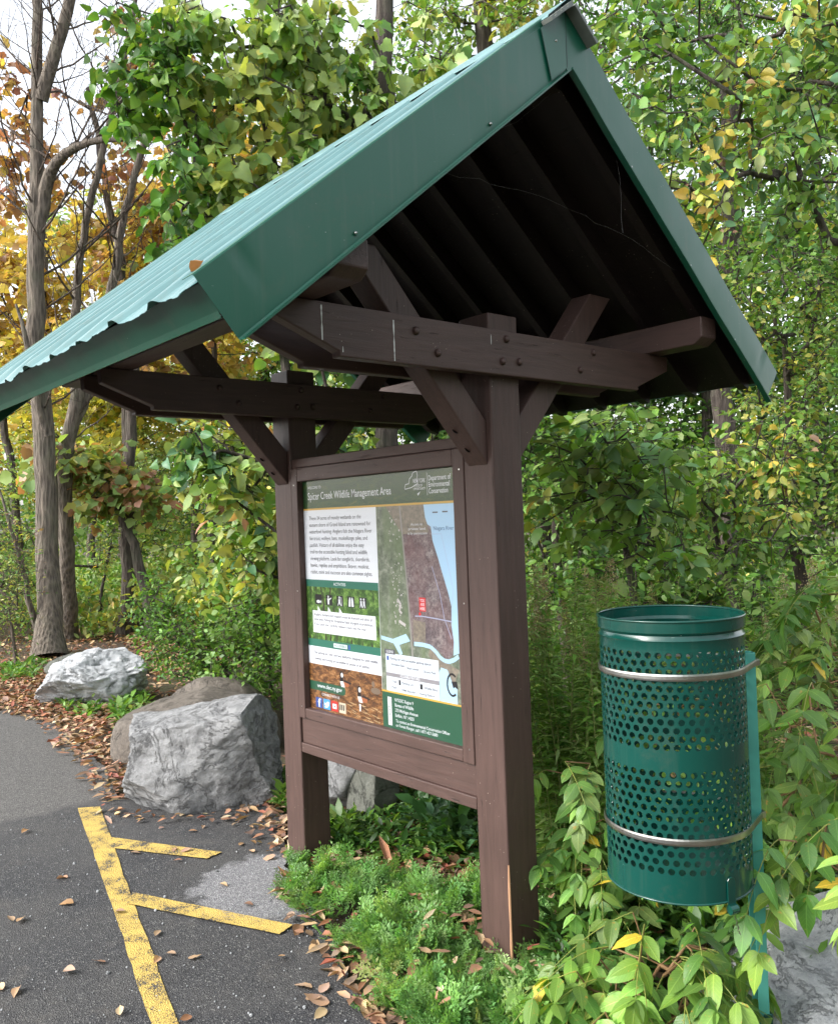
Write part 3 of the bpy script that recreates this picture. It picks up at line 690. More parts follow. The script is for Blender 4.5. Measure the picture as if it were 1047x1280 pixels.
# painted lines: one continuous worn marking
ky = m_asphalt(); ky.m.name = 'worn_yellow_paint'
o_ = ky.co('Object'); src = ky.b.inputs['Base Color'].links[0].from_socket
nA = ky.noise(o_, 130, 4, .7); nB = ky.noise(o_, 9, 5, .65); vv = ky.vor(o_, 170)
worn = ky.math('ADD', ky.math('MULTIPLY', nA, .55), ky.math('MULTIPLY', nB, .6))
yel = ky.mix(ky.mr(nB, .35, .7), (.56, .40, .10), (.43, .30, .075))
spk = ky.mr(ky.noise(o_, 300, 2, .8), .60, .68, 0, .75); ky.col(ky.mix(ky.math('MAXIMUM', ky.mr(worn, .59, .66), spk), yel, src))
lines = [[(97, 1012), (125, 1010), (163, 1119), (222, 1280), (232, 1306), (196, 1306), (187, 1280), (140, 1134)],
         [(139, 1049), (277, 1068), (258, 1076), (143, 1063)], [(166, 1119), (365, 1160), (350, 1172), (158, 1133)]]
bm = new()
for li, ln in enumerate(lines):
    q = [gspot(u, v) for u, v in ln]; pp_ = []
    for a_, b_ in zip(q, q[1:] + q[:1]):
        for t in np.linspace(0, 1, 12, endpoint=False):
            p_ = a_ + (b_ - a_) * t; e_ = noise.noise(Vector((p_[0] * 40, p_[1] * 40, li))) * .006; pp_.append((p_[0] + e_, p_[1] + e_, .008 + .002 * li))
    bm.faces.new([bm.verts.new(p_) for p_ in pp_])
bmesh.ops.triangulate(bm, faces=bm.faces); o = wb('painted_line', bm, ky.m); tag(o, 'worn yellow parking line with two slanted hatch strokes', 'road marking', kind='structure')

# ------------------------------------------------------------------ boulders
def m_rock(name, lo, mid, hi, vein=(.5, .52, .54), vs=.28, scale=1):
    k = NM(name); o = k.co('Object'); n1 = k.noise(o, 3 * scale, 8, .65, .8); n2 = k.noise(o, 30 * scale, 8, .75); n3 = k.noise(k.co('Object', (1, 1.5, 3), (.5, .3, .2)), 5 * scale, 6, .6, 2.2)
    c = k.ramp(n2, [(.3, lo), (.52, mid), (.75, hi)]); c = k.mix(k.mr(n1, .42, .62, 0, .6), c, hi)
    rid = k.mr(k.math('ABSOLUTE', k.math('SUBTRACT', n3, .5)), .0, .022, 1, 0)
    c = k.mix(k.math('MULTIPLY', rid, k.mr(n1, .4, .6, 0, vs)), c, vein)
    crk = k.mr(k.math('ABSOLUTE', k.math('SUBTRACT', k.noise(o, 2.2 * scale, 7, .7, 1.5), .5)), 0, .012, 1, 0)
    c = k.mix(k.math('MULTIPLY', k.math('MULTIPLY', crk, k.mr(n2, .4, .6)), .6), c, tuple(x * .4 for x in lo))
    k.col(c); k.set(Roughness=.85); k.bump(k.math('ADD', k.math('ADD', n1, k.math('MULTIPLY', n2, .55)), k.math('MULTIPLY', crk, -.5)), .9, .035); return k.m
RG = m_rock('grey_limestone', (.09, .092, .095), (.205, .208, .212), (.37, .375, .38)); RW = m_rock('pale_limestone', (.2, .21, .22), (.36, .375, .39), (.52, .535, .55), vs=.3)
RB = m_rock('brown_fieldstone', (.055, .045, .037), (.115, .097, .08), (.18, .155, .13), (.25, .22, .18), .1); RD = m_rock('dark_slab', (.05, .055, .045), (.095, .10, .085), (.15, .155, .13), vs=.1)
def boulder(name, label, c, size, rot, mat, seed, cuts=14, amp=.05, planes=None, sub=5, tight=.82):
    r = random.Random(seed); bm = new(); bmesh.ops.create_icosphere(bm, subdivisions=sub, radius=1.25)
    pl = [(Vector(p_[:3]).normalized(), p_[3]) for p_ in (planes or [])]
    for _ in range(cuts): pl.append((Vector((r.gauss(0, 1), r.gauss(0, 1), r.gauss(0, .8))).normalized(), r.uniform(tight, 1.0)))
    for v in bm.verts:
        p_ = v.co.copy()
        for nrm, d in pl:
            e = p_.dot(nrm) - d
            if e > 0: p_ -= nrm * e
        n_ = v.co.normalized()
        a1 = noise.fractal(p_ * 1.7 + Vector((seed, 0, 0)), 1, 2, 6) * amp * 1.3
        rg = (1 - abs(noise.noise(p_ * 3.3 + Vector((0, seed, 0))) * 2)) ** 3 * amp * .5
        a2 = noise.fractal(Vector((p_.x * 4, p_.y * 4, p_.z * 11)) + Vector((0, 0, seed)), 1, 2, 4) * amp * .45
        v.co = p_ + n_ * (a1 - rg + a2)
    bmesh.ops.scale(bm, vec=size, verts=bm.verts)
    o = wb(name, bm, mat, None, True); o.location = c; o.rotation_euler = rot; o.modifiers.new('e', 'EDGE_SPLIT').split_angle = R_(42)
    return tag(o, label, 'boulder')
LAT = math.atan2(RT[1], RT[0])
def bpos(u, v, d, z): p_ = spot(u, v, d); return (p_[0], p_[1], z)
boulder('boulder', 'large angular grey boulder at the edge of the asphalt', bpos(250, 950, 4.72, .235), (.455, .34, .305), (0, 0, LAT), RG, 3, 9, .05,
        [(-.25, -.15, 1, .80), (.95, -.1, .2, .86), (-.2, -1, .25, .82), (-1, -.2, .1, .86), (.3, -1, -.1, .84)], 6)
boulder('boulder', 'rounded brown boulder behind the large grey one', bpos(246, 905, 5.75, .06), (.45, .38, .32), (0, 0, LAT + .1), RB, 8, 2, .015, [(-.35, 0, 1, .9)], 5, .97)
boulder('boulder', 'small dark brown boulder top behind the rounded one', bpos(268, 885, 6.25, .09), (.32, .28, .24), (0, 0, LAT - .3), RB, 12, 3, .04, None, 5, .92)
boulder('boulder', 'pale white grey boulder beside the leafy path entrance', bpos(112, 850, 7.55, .19), (.41, .36, .28), (0, 0, LAT - .1), RW, 21, 10, .08, [(-.35, -.2, 1, .74), (.5, -.3, .9, .82), (-.9, -.4, .5, .85)], 6, .8)
boulder('boulder', 'flat weathered stone slab lying at the foot of the twin trunk', bpos(122, 812, 8.9, .08), (.42, .35, .13), (0, 0, LAT), RD, 31, 5, .04, None, 5)
boulder('boulder', 'light grey rock just behind the far kiosk post', bpos(436, 990, 4.62, .16), (.25, .28, .30), (0, 0, LAT), RG, 41, 10, .06, [(.3, -.5, 1, .8)], 5)
boulder('boulder', 'upright dark slab of rock beside the light grey one', bpos(462, 985, 4.55, .15), (.15, .28, .28), (0, .06, LAT + .1), RD, 52, 6, .04, [(.15, 0, 1, .82), (-1, 0, 0, .8)], 5)
boulder('boulder', 'white veined boulder at the foot of the bin post', bpos(1062, 1310, 2.62, -.02), (.42, .40, .25), (0, -.12, LAT + .1), RW, 63, 8, .07, [(-.2, -.35, 1, .8)], 6, .85)

# ================================================================== vegetation
class MA:
    """collects leaf and twig geometry as arrays and links it as one mesh"""
    def __init__(s): s.v, s.f, s.c, s.l, s.n = [], [], [], [], 0
    def add(s, V, F, col, lc):
        """V (n,k,3)  F list of index tuples into k  col (n,3)  lc (k,3)"""
        n, k = V.shape[:2]
        s.v.append(V.reshape(-1, 3)); base = s.n + np.arange(n)[:, None] * k
        for f in F: s.f.append(base + np.array(f)[None, :])
        s.c.append(np.repeat(col, k, axis=0))
        L_ = np.tile(lc, (n, 1)).reshape(n, k, 3).copy(); L_[:, :, 2] = rng.random(n)[:, None]; s.l.append(L_.reshape(-1, 3)); s.n += n * k
    def mesh(s, name):
        V = np.concatenate(s.v).astype(np.float32); me = bpy.data.meshes.new(name)
        me.vertices.add(len(V)); me.vertices.foreach_set('co', V.ravel())
        loops = np.concatenate([f.ravel() for f in s.f]); tot = np.concatenate([np.full(len(f), f.shape[1]) for f in s.f]); st = np.concatenate([[0], np.cumsum(tot)[:-1]])
        me.loops.add(len(loops)); me.loops.foreach_set('vertex_index', loops.astype(np.int32))
        me.polygons.add(len(tot)); me.polygons.foreach_set('loop_start', st.astype(np.int32)); me.polygons.foreach_set('loop_total', tot.astype(np.int32))
        for nm, arr in (('col', s.c), ('lc', s.l)):
            at = me.attributes.new(nm, 'FLOAT_COLOR', 'POINT'); A = np.ones((len(V), 4), np.float32); A[:, :3] = np.concatenate(arr); at.data.foreach_set('color', A.ravel())
        me.update(calc_edges=True); return me
def unit(a): return a / (np.linalg.norm(a, axis=-1, keepdims=True) + 1e-9)
# leaf templates: (x across, y along 0..1), faces; midrib vertices at x = 0
def T_ov(wmax=.5, tip=.62):
    P = [(0, 0), (0, .45), (0, 1), (-.36 * wmax * 2, .2), (-.5 * wmax * 2 * .92, .58), (.36 * wmax * 2, .2), (.5 * wmax * 2 * .92, .58)]
    return np.array(P), [(0, 1, 3), (3, 1, 4), (4, 1, 2), (0, 5, 1), (5, 6, 1), (6, 2, 1)]
def T_fine(w, prof):
    n = len(prof); P, F = [], []
    for i, (y, x) in enumerate(prof): P += [(-x * w, y), (-x * w * .5, y + .01), (0, y + .02 if 0 < i < n - 1 else y), (x * w * .5, y + .01), (x * w, y)]
    for i in range(n - 1):
        for j in range(4): F.append((i * 5 + j, i * 5 + j + 1, i * 5 + 5 + j + 1, i * 5 + 5 + j))
    return np.array(P), F
TPL = {
 'ovate': T_ov(),
 'fine': T_fine(1, [(0, .01), (.06, .2), (.16, .38), (.3, .48), (.45, .5), (.6, .44), (.75, .3), (.88, .14), (1, .005)]),
 'leaflet': T_fine(1, [(0, .01), (.05, .22), (.14, .40), (.28, .49), (.45, .5), (.62, .44), (.76, .31), (.88, .15), (1, .004)]),
 'heart': T_fine(1, [(.03, .0), (-.03, .25), (.06, .46), (.25, .5), (.45, .46), (.62, .36), (.78, .22), (.9, .08), (1, .003)]),
 'lance': (np.array([(0, 0), (-.5, .4), (0, 1), (.5, .4), (0, .42)]), [(0, 4, 1), (1, 4, 2), (0, 3, 4), (3, 2, 4)]),
 'dia': (np.array([(0, 0), (-.5, .45), (0, 1), (.5, .45)]), [(0, 3, 2, 1)]),
}
lob = [(0, 0), (-.24, -.07), (-.48, .1), (-.47, .3), (-.58, .52), (-.38, .62), (-.24, .82), (0, 1), (.24, .82), (.38, .62), (.58, .52), (.47, .3), (.48, .1), (.24, -.07)]
TPL['lobed'] = (np.array(lob + [(0, .42)]), [(i, 14, (i + 1) % 14) for i in range(14)])
mpl = [(0, 0), (-.15, .02), (-.42, -.02), (-.36, .16), (-.62, .42), (-.46, .46), (-.52, .62), (-.24, .55), (-.2, .72), (-.1, .72), (0, 1), (.1, .72), (.2, .72), (.24, .55), (.52, .62), (.46, .46), (.62, .42), (.36, .16), (.42, -.02), (.15, .02)]
TPL['maple'] = (np.array(mpl + [(0, .4)]), [(i, 20, (i + 1) % 20) for i in range(20)])
def leaves(M, pos, axis, nrm, length, width, shape, col, fold=.25, droop=.25, curl=0):
    n = len(pos)
    if n == 0: return
    P, F = TPL[shape]; k = len(P)
    y = unit(axis); x = unit(np.cross(y, nrm)); z = np.cross(x, y)
    px, py = P[:, 0][None, :], P[:, 1][None, :]
    length = np.broadcast_to(length, (n,))[:, None]; width = np.broadcast_to(width, (n,))[:, None]
    fo = (rng.normal(fold, .15, n))[:, None]; dr = (rng.normal(droop, .15, n))[:, None]; tw = rng.normal(0, .25, n)[:, None]; cu = (rng.normal(curl, curl * .5 + 1e-6, n))[:, None]
    X = px * width; Y = py * length
    Z = np.abs(px) * width * fo - dr * py ** 2 * length + tw * px * py * width + cu * (px * 2) ** 2 * width
    if k > 20: Z = Z + np.sin(py * 21 + fo * 40) * np.abs(px) * width * .06
    V = pos[:, None, :] + X[..., None] * x[:, None, :] + Y[..., None] * y[:, None, :] + Z[..., None] * z[:, None, :]
    lc = np.stack([P[:, 0] * .5 + .5, P[:, 1] * .9 + .05, np.zeros(k)], 1)
    M.add(V, F, col, lc)
def prisms(M, A, B_, ra, rb, col, sides=3):
    n = len(A)
    if n == 0: return
    d = unit(B_ - A); up = np.where(np.abs(d[:, 2:3]) > .9, np.array([[1., 0, 0]]), np.array([[0, 0, 1.]])); x = unit(np.cross(d, up)); y = np.cross(d, x)
    ra = np.broadcast_to(ra, (n,))[:, None]; rb = np.broadcast_to(rb, (n,))[:, None]; V = []
    for P, r in ((A, ra), (B_, rb)):
        for i in range(sides):
            t = 2 * math.pi * i / sides; V.append(P + (x * math.cos(t) + y * math.sin(t)) * r)
    V = np.stack(V, 1); F = [(i, (i + 1) % sides, sides + (i + 1) % sides, sides + i) for i in range(sides)]
    M.add(V, F, np.broadcast_to(col, (n, 3)) if np.ndim(col) == 1 else col, np.zeros((2 * sides, 3)))
def tube(M, P, R, sides=8, col=(.1, .08, .06)):
    P = np.array(P, float); n = len(P); d = unit(np.gradient(P, axis=0)); u = np.array([1., 0, 0]) if abs(d[0][0]) < .8 else np.array([0, 1., 0]); V = []
    for i in range(n):
        x = unit(u - d[i] * (u @ d[i])); y = np.cross(d[i], x); u = x
        for j in range(sides):
            t = 2 * math.pi * j / sides; V.append(P[i] + (x * math.cos(t) + y * math.sin(t)) * R[i])
    F = [(i * sides + j, i * sides + (j + 1) % sides, (i + 1) * sides + (j + 1) % sides, (i + 1) * sides + j) for i in range(n - 1) for j in range(sides)]
    M.add(np.array(V)[None], F, np.array([col], float), np.zeros((n * sides, 3)))
def wig(P, R, step=.25, amp=.03, seed=0):
    """resample a polyline, round its corners and let it wander a little"""
    P = np.array(P, float); R = np.array(R, float); s_ = np.concatenate([[0], np.cumsum(np.linalg.norm(np.diff(P, axis=0), axis=1))]); n = max(3, int(s_[-1] / step) + 1); t = np.linspace(0, s_[-1], n)
    Q = np.stack([np.interp(t, s_, P[:, i]) for i in range(3)], 1); q = Q.copy()
    for _ in range(2): q[1:-1] = (q[:-2] + 2 * q[1:-1] + q[2:]) / 4
    r = np.random.default_rng(abs(int(seed))); q[1:-1] += r.normal(0, amp, (n - 2, 3)) * np.array([1, 1, .4]); return q, np.interp(t, s_, R)

# materials
def m_leaf(name, trans=.42, rough=.42, veins=False, mottled=.0):
    k = NM(name); at = k.n('Attribute', attribute_name='col'); lc = k.n('Attribute', attribute_name='lc'); sp = k.n('SeparateColor'); k.l(lc.outputs['Color'], sp.inputs[0]); c = at.outputs['Color']
    x = k.math('ABSOLUTE', k.math('SUBTRACT', sp.outputs[0], .5))
    o = k.co('Object')
    if mottled:
        sn = k.noise(o, 55, 4, .7); c = k.mix(k.mr(sn, .62, .68, 0, mottled), c, (.36, .20, .04)); c = k.mix(k.mr(k.noise(o, 16, 3), .38, .62, 0, .4), c, k.mix(1, c, (1.5, 1.35, .8), 'MULTIPLY'))
    if veins:
        ph = k.math('SUBTRACT', k.math('MULTIPLY', sp.outputs[1], 62), k.math('MULTIPLY', x, 62)); sv = k.mr(k.math('SINE', ph), .86, 1, 0, .42); mid = k.mr(x, .02, .008, 0, .8)
        vn = k.math('MAXIMUM', sv, mid); c = k.mix(vn, c, k.mix(1, c, (1.7, 1.5, 1.7), 'MULTIPLY')); k.bump(k.math('ADD', vn, k.noise(o, 40, 2)), .4, .0025)
    k.col(c); k.set(Roughness=rough, Specular_IOR_Level=.42)
    tr = k.n('BsdfTranslucent'); k.l(k.mix(1, c, (1.35, 1.25, .55), 'MULTIPLY'), tr.inputs[0])
    mx = k.n('MixShader'); mx.inputs[0].default_value = trans; k.l(k.b.outputs[0], mx.inputs[1]); k.l(tr.outputs[0], mx.inputs[2]); k.l(mx.outputs[0], k.out.inputs[0]); return k.m
LEAF = m_leaf('leaf'); LEAFN = m_leaf('near_leaf', .3, .4, True, .7); LEAFM = m_leaf('mottled_leaf', .32, .42, False, .6); DRY = m_leaf('dry_leaf', .12, .75, False, .5)
def m_bark(name, a_, b_):
    k = NM(name); v = k.co('Object', (1, 1, .16)); n1 = k.noise(v, 38, 7, .7, .5); n2 = k.noise(k.co('Object'), 4, 4); vr = k.vor(v, 30)
    c = k.ramp(k.math('ADD', k.math('MULTIPLY', n1, .7), k.math('MULTIPLY', vr, .5)), [(.25, tuple(x * .35 for x in a_)), (.5, a_), (.8, b_)]); c = k.mix(k.mr(n2, .5, .7, 0, .35), c, (.1, .12, .07)); k.col(c); k.set(Roughness=.9); k.bump(k.math('ADD', n1, vr), 1, .03); return k.m
BARK = m_bark('grey_bark', (.105, .086, .07), (.21, .175, .14)); BARKD = m_bark('dark_bark', (.05, .038, .032), (.11, .09, .075)); TWIG = m_bark('twig_bark', (.07, .05, .04), (.14, .105, .085))
STEM = m_leaf('green_stem', .05, .6)

G0, G1, G2 = (.038, .105, .024), (.075, .18, .036), (.14, .27, .05)          # deep, mid and fresh green
LG, YG, YE, AM, OR, BR, RD_, PK = (.24, .35, .12), (.37, .40, .10), (.56, .46, .10), (.48, .34, .11), (.38, .22, .11), (.24, .15, .09), (.27, .12, .09), (.45, .25, .18)
BG = (.085, .19, .09)                                                         # bluish green
def pal(p, n, clump=None):
    """pick n colours from [(colour, weight)]; clump (n,) in 0..1 shifts whole sprays towards the later entries"""
    cols = np.array([c for c, _ in p]); wgt = np.array([w_ for _, w_ in p], float); cum = np.cumsum(wgt / wgt.sum())
    r = rng.random(n)
    if clump is not None: r = np.clip(r * .62 + clump * .38, 0, .9999)
    i = np.searchsorted(cum, r); c = cols[np.minimum(i, len(cols) - 1)]
    return np.clip(c * rng.lognormal(0, .2, (n, 1)) * (1 + rng.normal(0, .06, (n, 3))), .003, .8)
AX = np.stack([RT, FW, np.array([0, 0, 1.])])   # sideways, away, up
def blob(u, v, d, ru, rv, rd, w_=1.0): return (spot(u, v, d), np.array([ru / FOC * d, rd, rv / FOC * d]), w_)
def sample(blobs, n, shell=.35):
    wt_ = np.array([b[2] * np.prod(b[1]) ** .8 for b in blobs]); idx = rng.choice(len(blobs), n, p=wt_ / wt_.sum())
    d = unit(rng.normal(size=(n, 3))); r = rng.random(n) ** (shell) 
    ctr = np.array([b[0] for b in blobs])[idx]; rad = np.array([b[1] for b in blobs])[idx]
    return ctr + ((d * r[:, None] * rad) @ AX)
def skeleton(trunk, trad, att, tipr=.004, pull=.3):
    """grow limbs from the trunk polyline to every attractor; returns list of (points, radii)"""
    nodes = [np.array(p) for p in trunk]; par = [-1] + list(range(len(trunk) - 1)); plen = [0.0]
    for i in range(1, len(nodes)): plen.append(plen[-1] + np.linalg.norm(nodes[i] - nodes[i - 1]))
    nt_ = len(nodes); N = np.array(nodes); PL = np.array(plen)
    start = 1 if nt_ > 2 else 0
    order = np.argsort([np.min(np.linalg.norm(N - a_, axis=1)) for a_ in att]); tips = []
    for i in order:
        a_ = att[i]; dist = np.linalg.norm(N - a_, axis=1); cost = dist + pull * PL * .5 + np.maximum(0, N[:, 2] - a_[2]) * .35; cost[:start] += 5; j = int(np.argmin(cost)); st = N[j]; L_ = dist[j]; k_ = max(1, int(L_ / .35)); prev = j
        for q in range(1, k_ + 1):
            t = q / k_; p_ = st + (a_ - st) * t; p_[2] += math.sin(math.pi * t) * L_ * .10
            if q < k_: p_ = p_ + rng.normal(0, .03 * L_ ** .5, 3)
            N = np.vstack([N, p_]); PL = np.append(PL, PL[prev] + L_ / k_); par.append(prev); prev = len(par) - 1
        tips.append(prev)
    n = len(par); ar = np.zeros(n); ar[tips] += tipr ** 2.3
    for i in range(n - 1, -1, -1):
        if ar[i] == 0: ar[i] = tipr ** 2.3
        if par[i] >= 0: ar[par[i]] += ar[i]
    rad = ar ** (1 / 2.3); ch = [[] for _ in range(n)]
    for i in range(1, n): ch[par[i]].append(i)
    chains = []; todo = [(c_, nt_ - 1 if 0 else par[c_]) for c_ in range(nt_, n) if par[c_] < nt_]
    while todo:
        i, p_ = todo.pop(); pts = [N[p_], N[i]]; rr_ = [min(rad[i], rad[p_]), rad[i]]
        while ch[i]:
            m_ = max(ch[i], key=lambda q: rad[q]); todo += [(q, i) for q in ch[i] if q != m_]; i = m_; pts.append(N[i]); rr_.append(rad[i])
        chains.append((np.array(pts), np.array(rr_)))
    return chains
def twigleaves(M, MT, att, per, tl, ll, lw, shape, p, droop_t=.35, petiole=.3, clump_scale=1.3, twc=(.09, .065, .045), flat=.7, ldroop=.25, fold=.25, outc=None, tw_r=.0022, curl=0):
    """every attractor carries short twigs, every twig alternate leaves"""
    ntw, nl = per; n = len(att) * ntw; base = np.repeat(att, ntw, axis=0)
    d = rng.normal(size=(n, 3)); d[:, 2] = d[:, 2] * .6 - droop_t
    if outc is not None: d += unit(base - outc) * 1.0
    d = unit(d); L_ = tl * rng.uniform(.6, 1.35, n); tip = base + d * L_[:, None]; tip[:, 2] -= droop_t * L_ * .3
    if MT is not None: prisms(MT, base, tip, tw_r * 1.3, tw_r * .6, np.array(twc))
    clv = np.array([noise.noise(Vector(b * clump_scale)) for b in base]) * .9 + .5 if n < 60000 else rng.random(n)
    s_ = (np.arange(nl) + .6) / nl; B_ = (base[:, None, :] + (tip - base)[:, None, :] * s_[None, :, None]).reshape(-1, 3); D = np.repeat(unit(tip - base), nl, axis=0); side = unit(np.cross(D, np.array([0, 0, 1.]) + rng.normal(0, .3, D.shape))); sg = np.tile(np.where(np.arange(nl) % 2, 1, -1), n)[:, None]
    m_ = len(B_); la = unit(D * .55 + side * sg * rng.uniform(.5, 1.1, (m_, 1)) + rng.normal(0, .25, (m_, 3)) + np.array([0, 0, -droop_t * .8]))
    nr_ = unit(np.array([0, 0, 1.]) * flat + rng.normal(0, .45, (m_, 3)) + unit(CAM - B_) * .15)
    sz = np.clip(rng.lognormal(0, .27, m_), .45, 1.5); col = pal(p, m_, np.clip(np.repeat(clv, nl), 0, 1))
    start = B_ + la * (ll * petiole * sz)[:, None]
    lwid = lw * sz * rng.uniform(.85, 1.1, m_)
    for k_, sh in enumerate(shape if isinstance(shape, tuple) else (shape,)):
        if k_ == 0: pick = rng.integers(0, len(shape) if isinstance(shape, tuple) else 1, m_)
        i_ = pick == k_; leaves(M, start[i_], la[i_], nr_[i_], (ll * sz)[i_], lwid[i_], sh, col[i_], fold, ldroop, curl)
def tree(name, label, cat, trunk, trad, blobs, natt, per, tl, ll, lw, shape, p, group=None, bark=None, leafm=None, extra=None, sides=9, tipr=.004, trunk_step=.3, amp=.02, pull=.3, shell=.5, **kw):
    base = np.array(trunk[0]); root = empty(name, tuple(base), label, cat, group)
    MT, ML = MA(), MA(); tp, tr_ = wig(trunk, trad, trunk_step, amp, int(abs(base[0] * 100)))
    tr_ = tr_ * (1 + .5 * np.exp(-np.arange(len(tr_)) * trunk_step / .22)); tube(MT, tp, tr_, sides)
    for (q, r_) in (extra or []):
        a_, b_ = wig(q, r_, .2, amp * .7, int(q[0][2] * 91)); tube(MT, a_, b_, 7)
    if natt:
        att = sample(blobs, natt, shell); ext_n = [wig(q, r_, .25, 0)[0] for (q, r_) in (extra or [])]
        for c_, r_ in skeleton(tp, tr_, att, tipr, pull): 
            mx_ = np.interp(np.arange(len(r_)), [0, len(r_)], [trad[-1] * .9 + .02, trad[-1]]); tube(MT, c_, np.minimum(r_, max(mx_[0], .012)), 5)
        twigleaves(ML, MT, att, per, tl, ll, lw, shape, p, **kw)
    o = link('trunk', MT.mesh('trunk'), bark or BARKD, root, True); 
    if natt and ML.n: link('crown', ML.mesh('crown'), leafm or LEAF, root)
    return root
def gnd(u, d):
    p_ = spot(u, 640, d); return np.array([p_[0], p_[1], -.02])
def path3(pts): return [spot(u, v, d) for u, v, d in pts]

# --- the bare grey twin-trunked tree on the left
b0 = gspot(62, 822)
tr1 = [b0] + path3([(60, 700, 10.6), (57, 600, 10.6), (51, 500, 10.5), (43, 350, 10.4), (46, 200, 10.4), (47, 100, 10.4), (45, -60, 10.4), (40, -300, 10.4)])
ex = [(path3([(46, 300, 10.4), (55, 235, 10.4), (68, 200, 10.2), (92, 181, 10.0), (130, 173, 9.8), (186, 172, 9.6)]), [.10, .08, .065, .05, .035, .022]),
      (path3([(52, 125, 10.4), (70, 60, 10.3), (95, -20, 10.2), (110, -120, 10.2)]), [.085, .075, .065, .05]),
      ([gspot(88, 800)] + path3([(84, 700, 11.2), (80, 600, 11), (84, 545, 10.9), (98, 500, 10.9), (92, 400, 10.9), (104, 290, 10.9), (128, 190, 10.9), (152, 95, 10.9), (175, -30, 10.9)]), [.12, .10, .10, .095, .09, .058, .048, .042, .035, .025]),
      (path3([(84, 545, 10.9), (105, 505, 11), (128, 440, 11.1), (143, 340, 11.2), (155, 270, 11.2), (185, 160, 11.2), (215, 60, 11.2), (240, -40, 11.2)]), [.08, .07, .065, .06, .05, .042, .032, .025]),
      (path3([(55, 830, 10.4), (30, 720, 10.2), (12, 650, 10), (-5, 600, 10)]), [.05, .03, .02, .01]),
      (path3([(60, 545, 10.5), (40, 470, 10.3), (32, 420, 10.2), (20, 380, 10.2)]), [.06, .045, .03, .015])]
root = tree('bare_tree', 'tall grey twin trunked tree standing almost bare at far left', 'tree', tr1, [.15, .135, .13, .12, .10, .08, .065, .055, .035],
     [blob(60, 100, 10.4, 90, 260, 1.2)], 0, (0, 0), .5, .05, .04, 'ovate', [(YE, 1)], bark=BARK, extra=ex, sides=14, amp=.012)
# upright bare shoots and vines on and around it
MT = MA(); r_ = np.random.default_rng(5); src_ = [wig(tr1, [.1] * len(tr1), .2, 0)[0]] + [wig(q, [.1] * len(q), .2, 0)[0] for q, _ in ex[:4]]
for i in range(95):
    q = src_[r_.integers(0, len(src_))]; q = q[q[:, 2] > 2.6]
    if not len(q): continue
    a_ = q[r_.integers(0, len(q))]; d0 = unit(np.array([*r_.normal(0, 1, 2), r_.uniform(.5, 1.6)])); ln = r_.uniform(.7, 2.6); t = np.linspace(0, 1, 7)[:, None]; P_ = a_ + d0 * t * ln * np.array([1, 1, .6]) + np.array([0, 0, 1.]) * ln * .45 * t ** 1.7; q2, rr_ = wig(P_, np.linspace(.007 + .004 * ln, .0018, 7), .16, .012, i); tube(MT, q2, rr_, 4)
    for _ in range(int(6 * ln)):
        j = r_.integers(1, len(q2)); p0 = q2[j]; dd = unit(r_.normal(size=3) * .8 + d0 + np.array([0, 0, .5])); l1 = r_.uniform(.15, .5); mid = p0 + dd * l1; e_ = mid + unit(dd + r_.normal(0, .35, 3)) * l1; prisms(MT, np.array([p0, mid, mid]), np.array([mid, e_, mid + unit(dd + r_.normal(0, .6, 3)) * l1 * .6]), np.array([.004, .0026, .0022]), np.array([.0026, .001, .001]), np.array([.1, .08, .06]))
link('bare_shoots', MT.mesh('bare_shoots'), TWIG, root)

AUT = [(YG, 3), (YE, 5), (AM, 4), (OR, 2.2), (BR, 1)]; AUT2 = [(LG, 2), (YG, 5), (YE, 4), (AM, 1)]; GRN = [(G0, 1.5), (G1, 4), (G2, 4), (LG, 2), (YG, 1), (YE, .4)]; YGR = [(G1, 2), (G2, 4), (LG, 4), (YG, 4), (YE, 2.2), (AM, .5)]
DEEP = [(G0, 1.5), (G1, 5), (G2, 5), (LG, 3), (YG, 1.4), (YE, .6)]
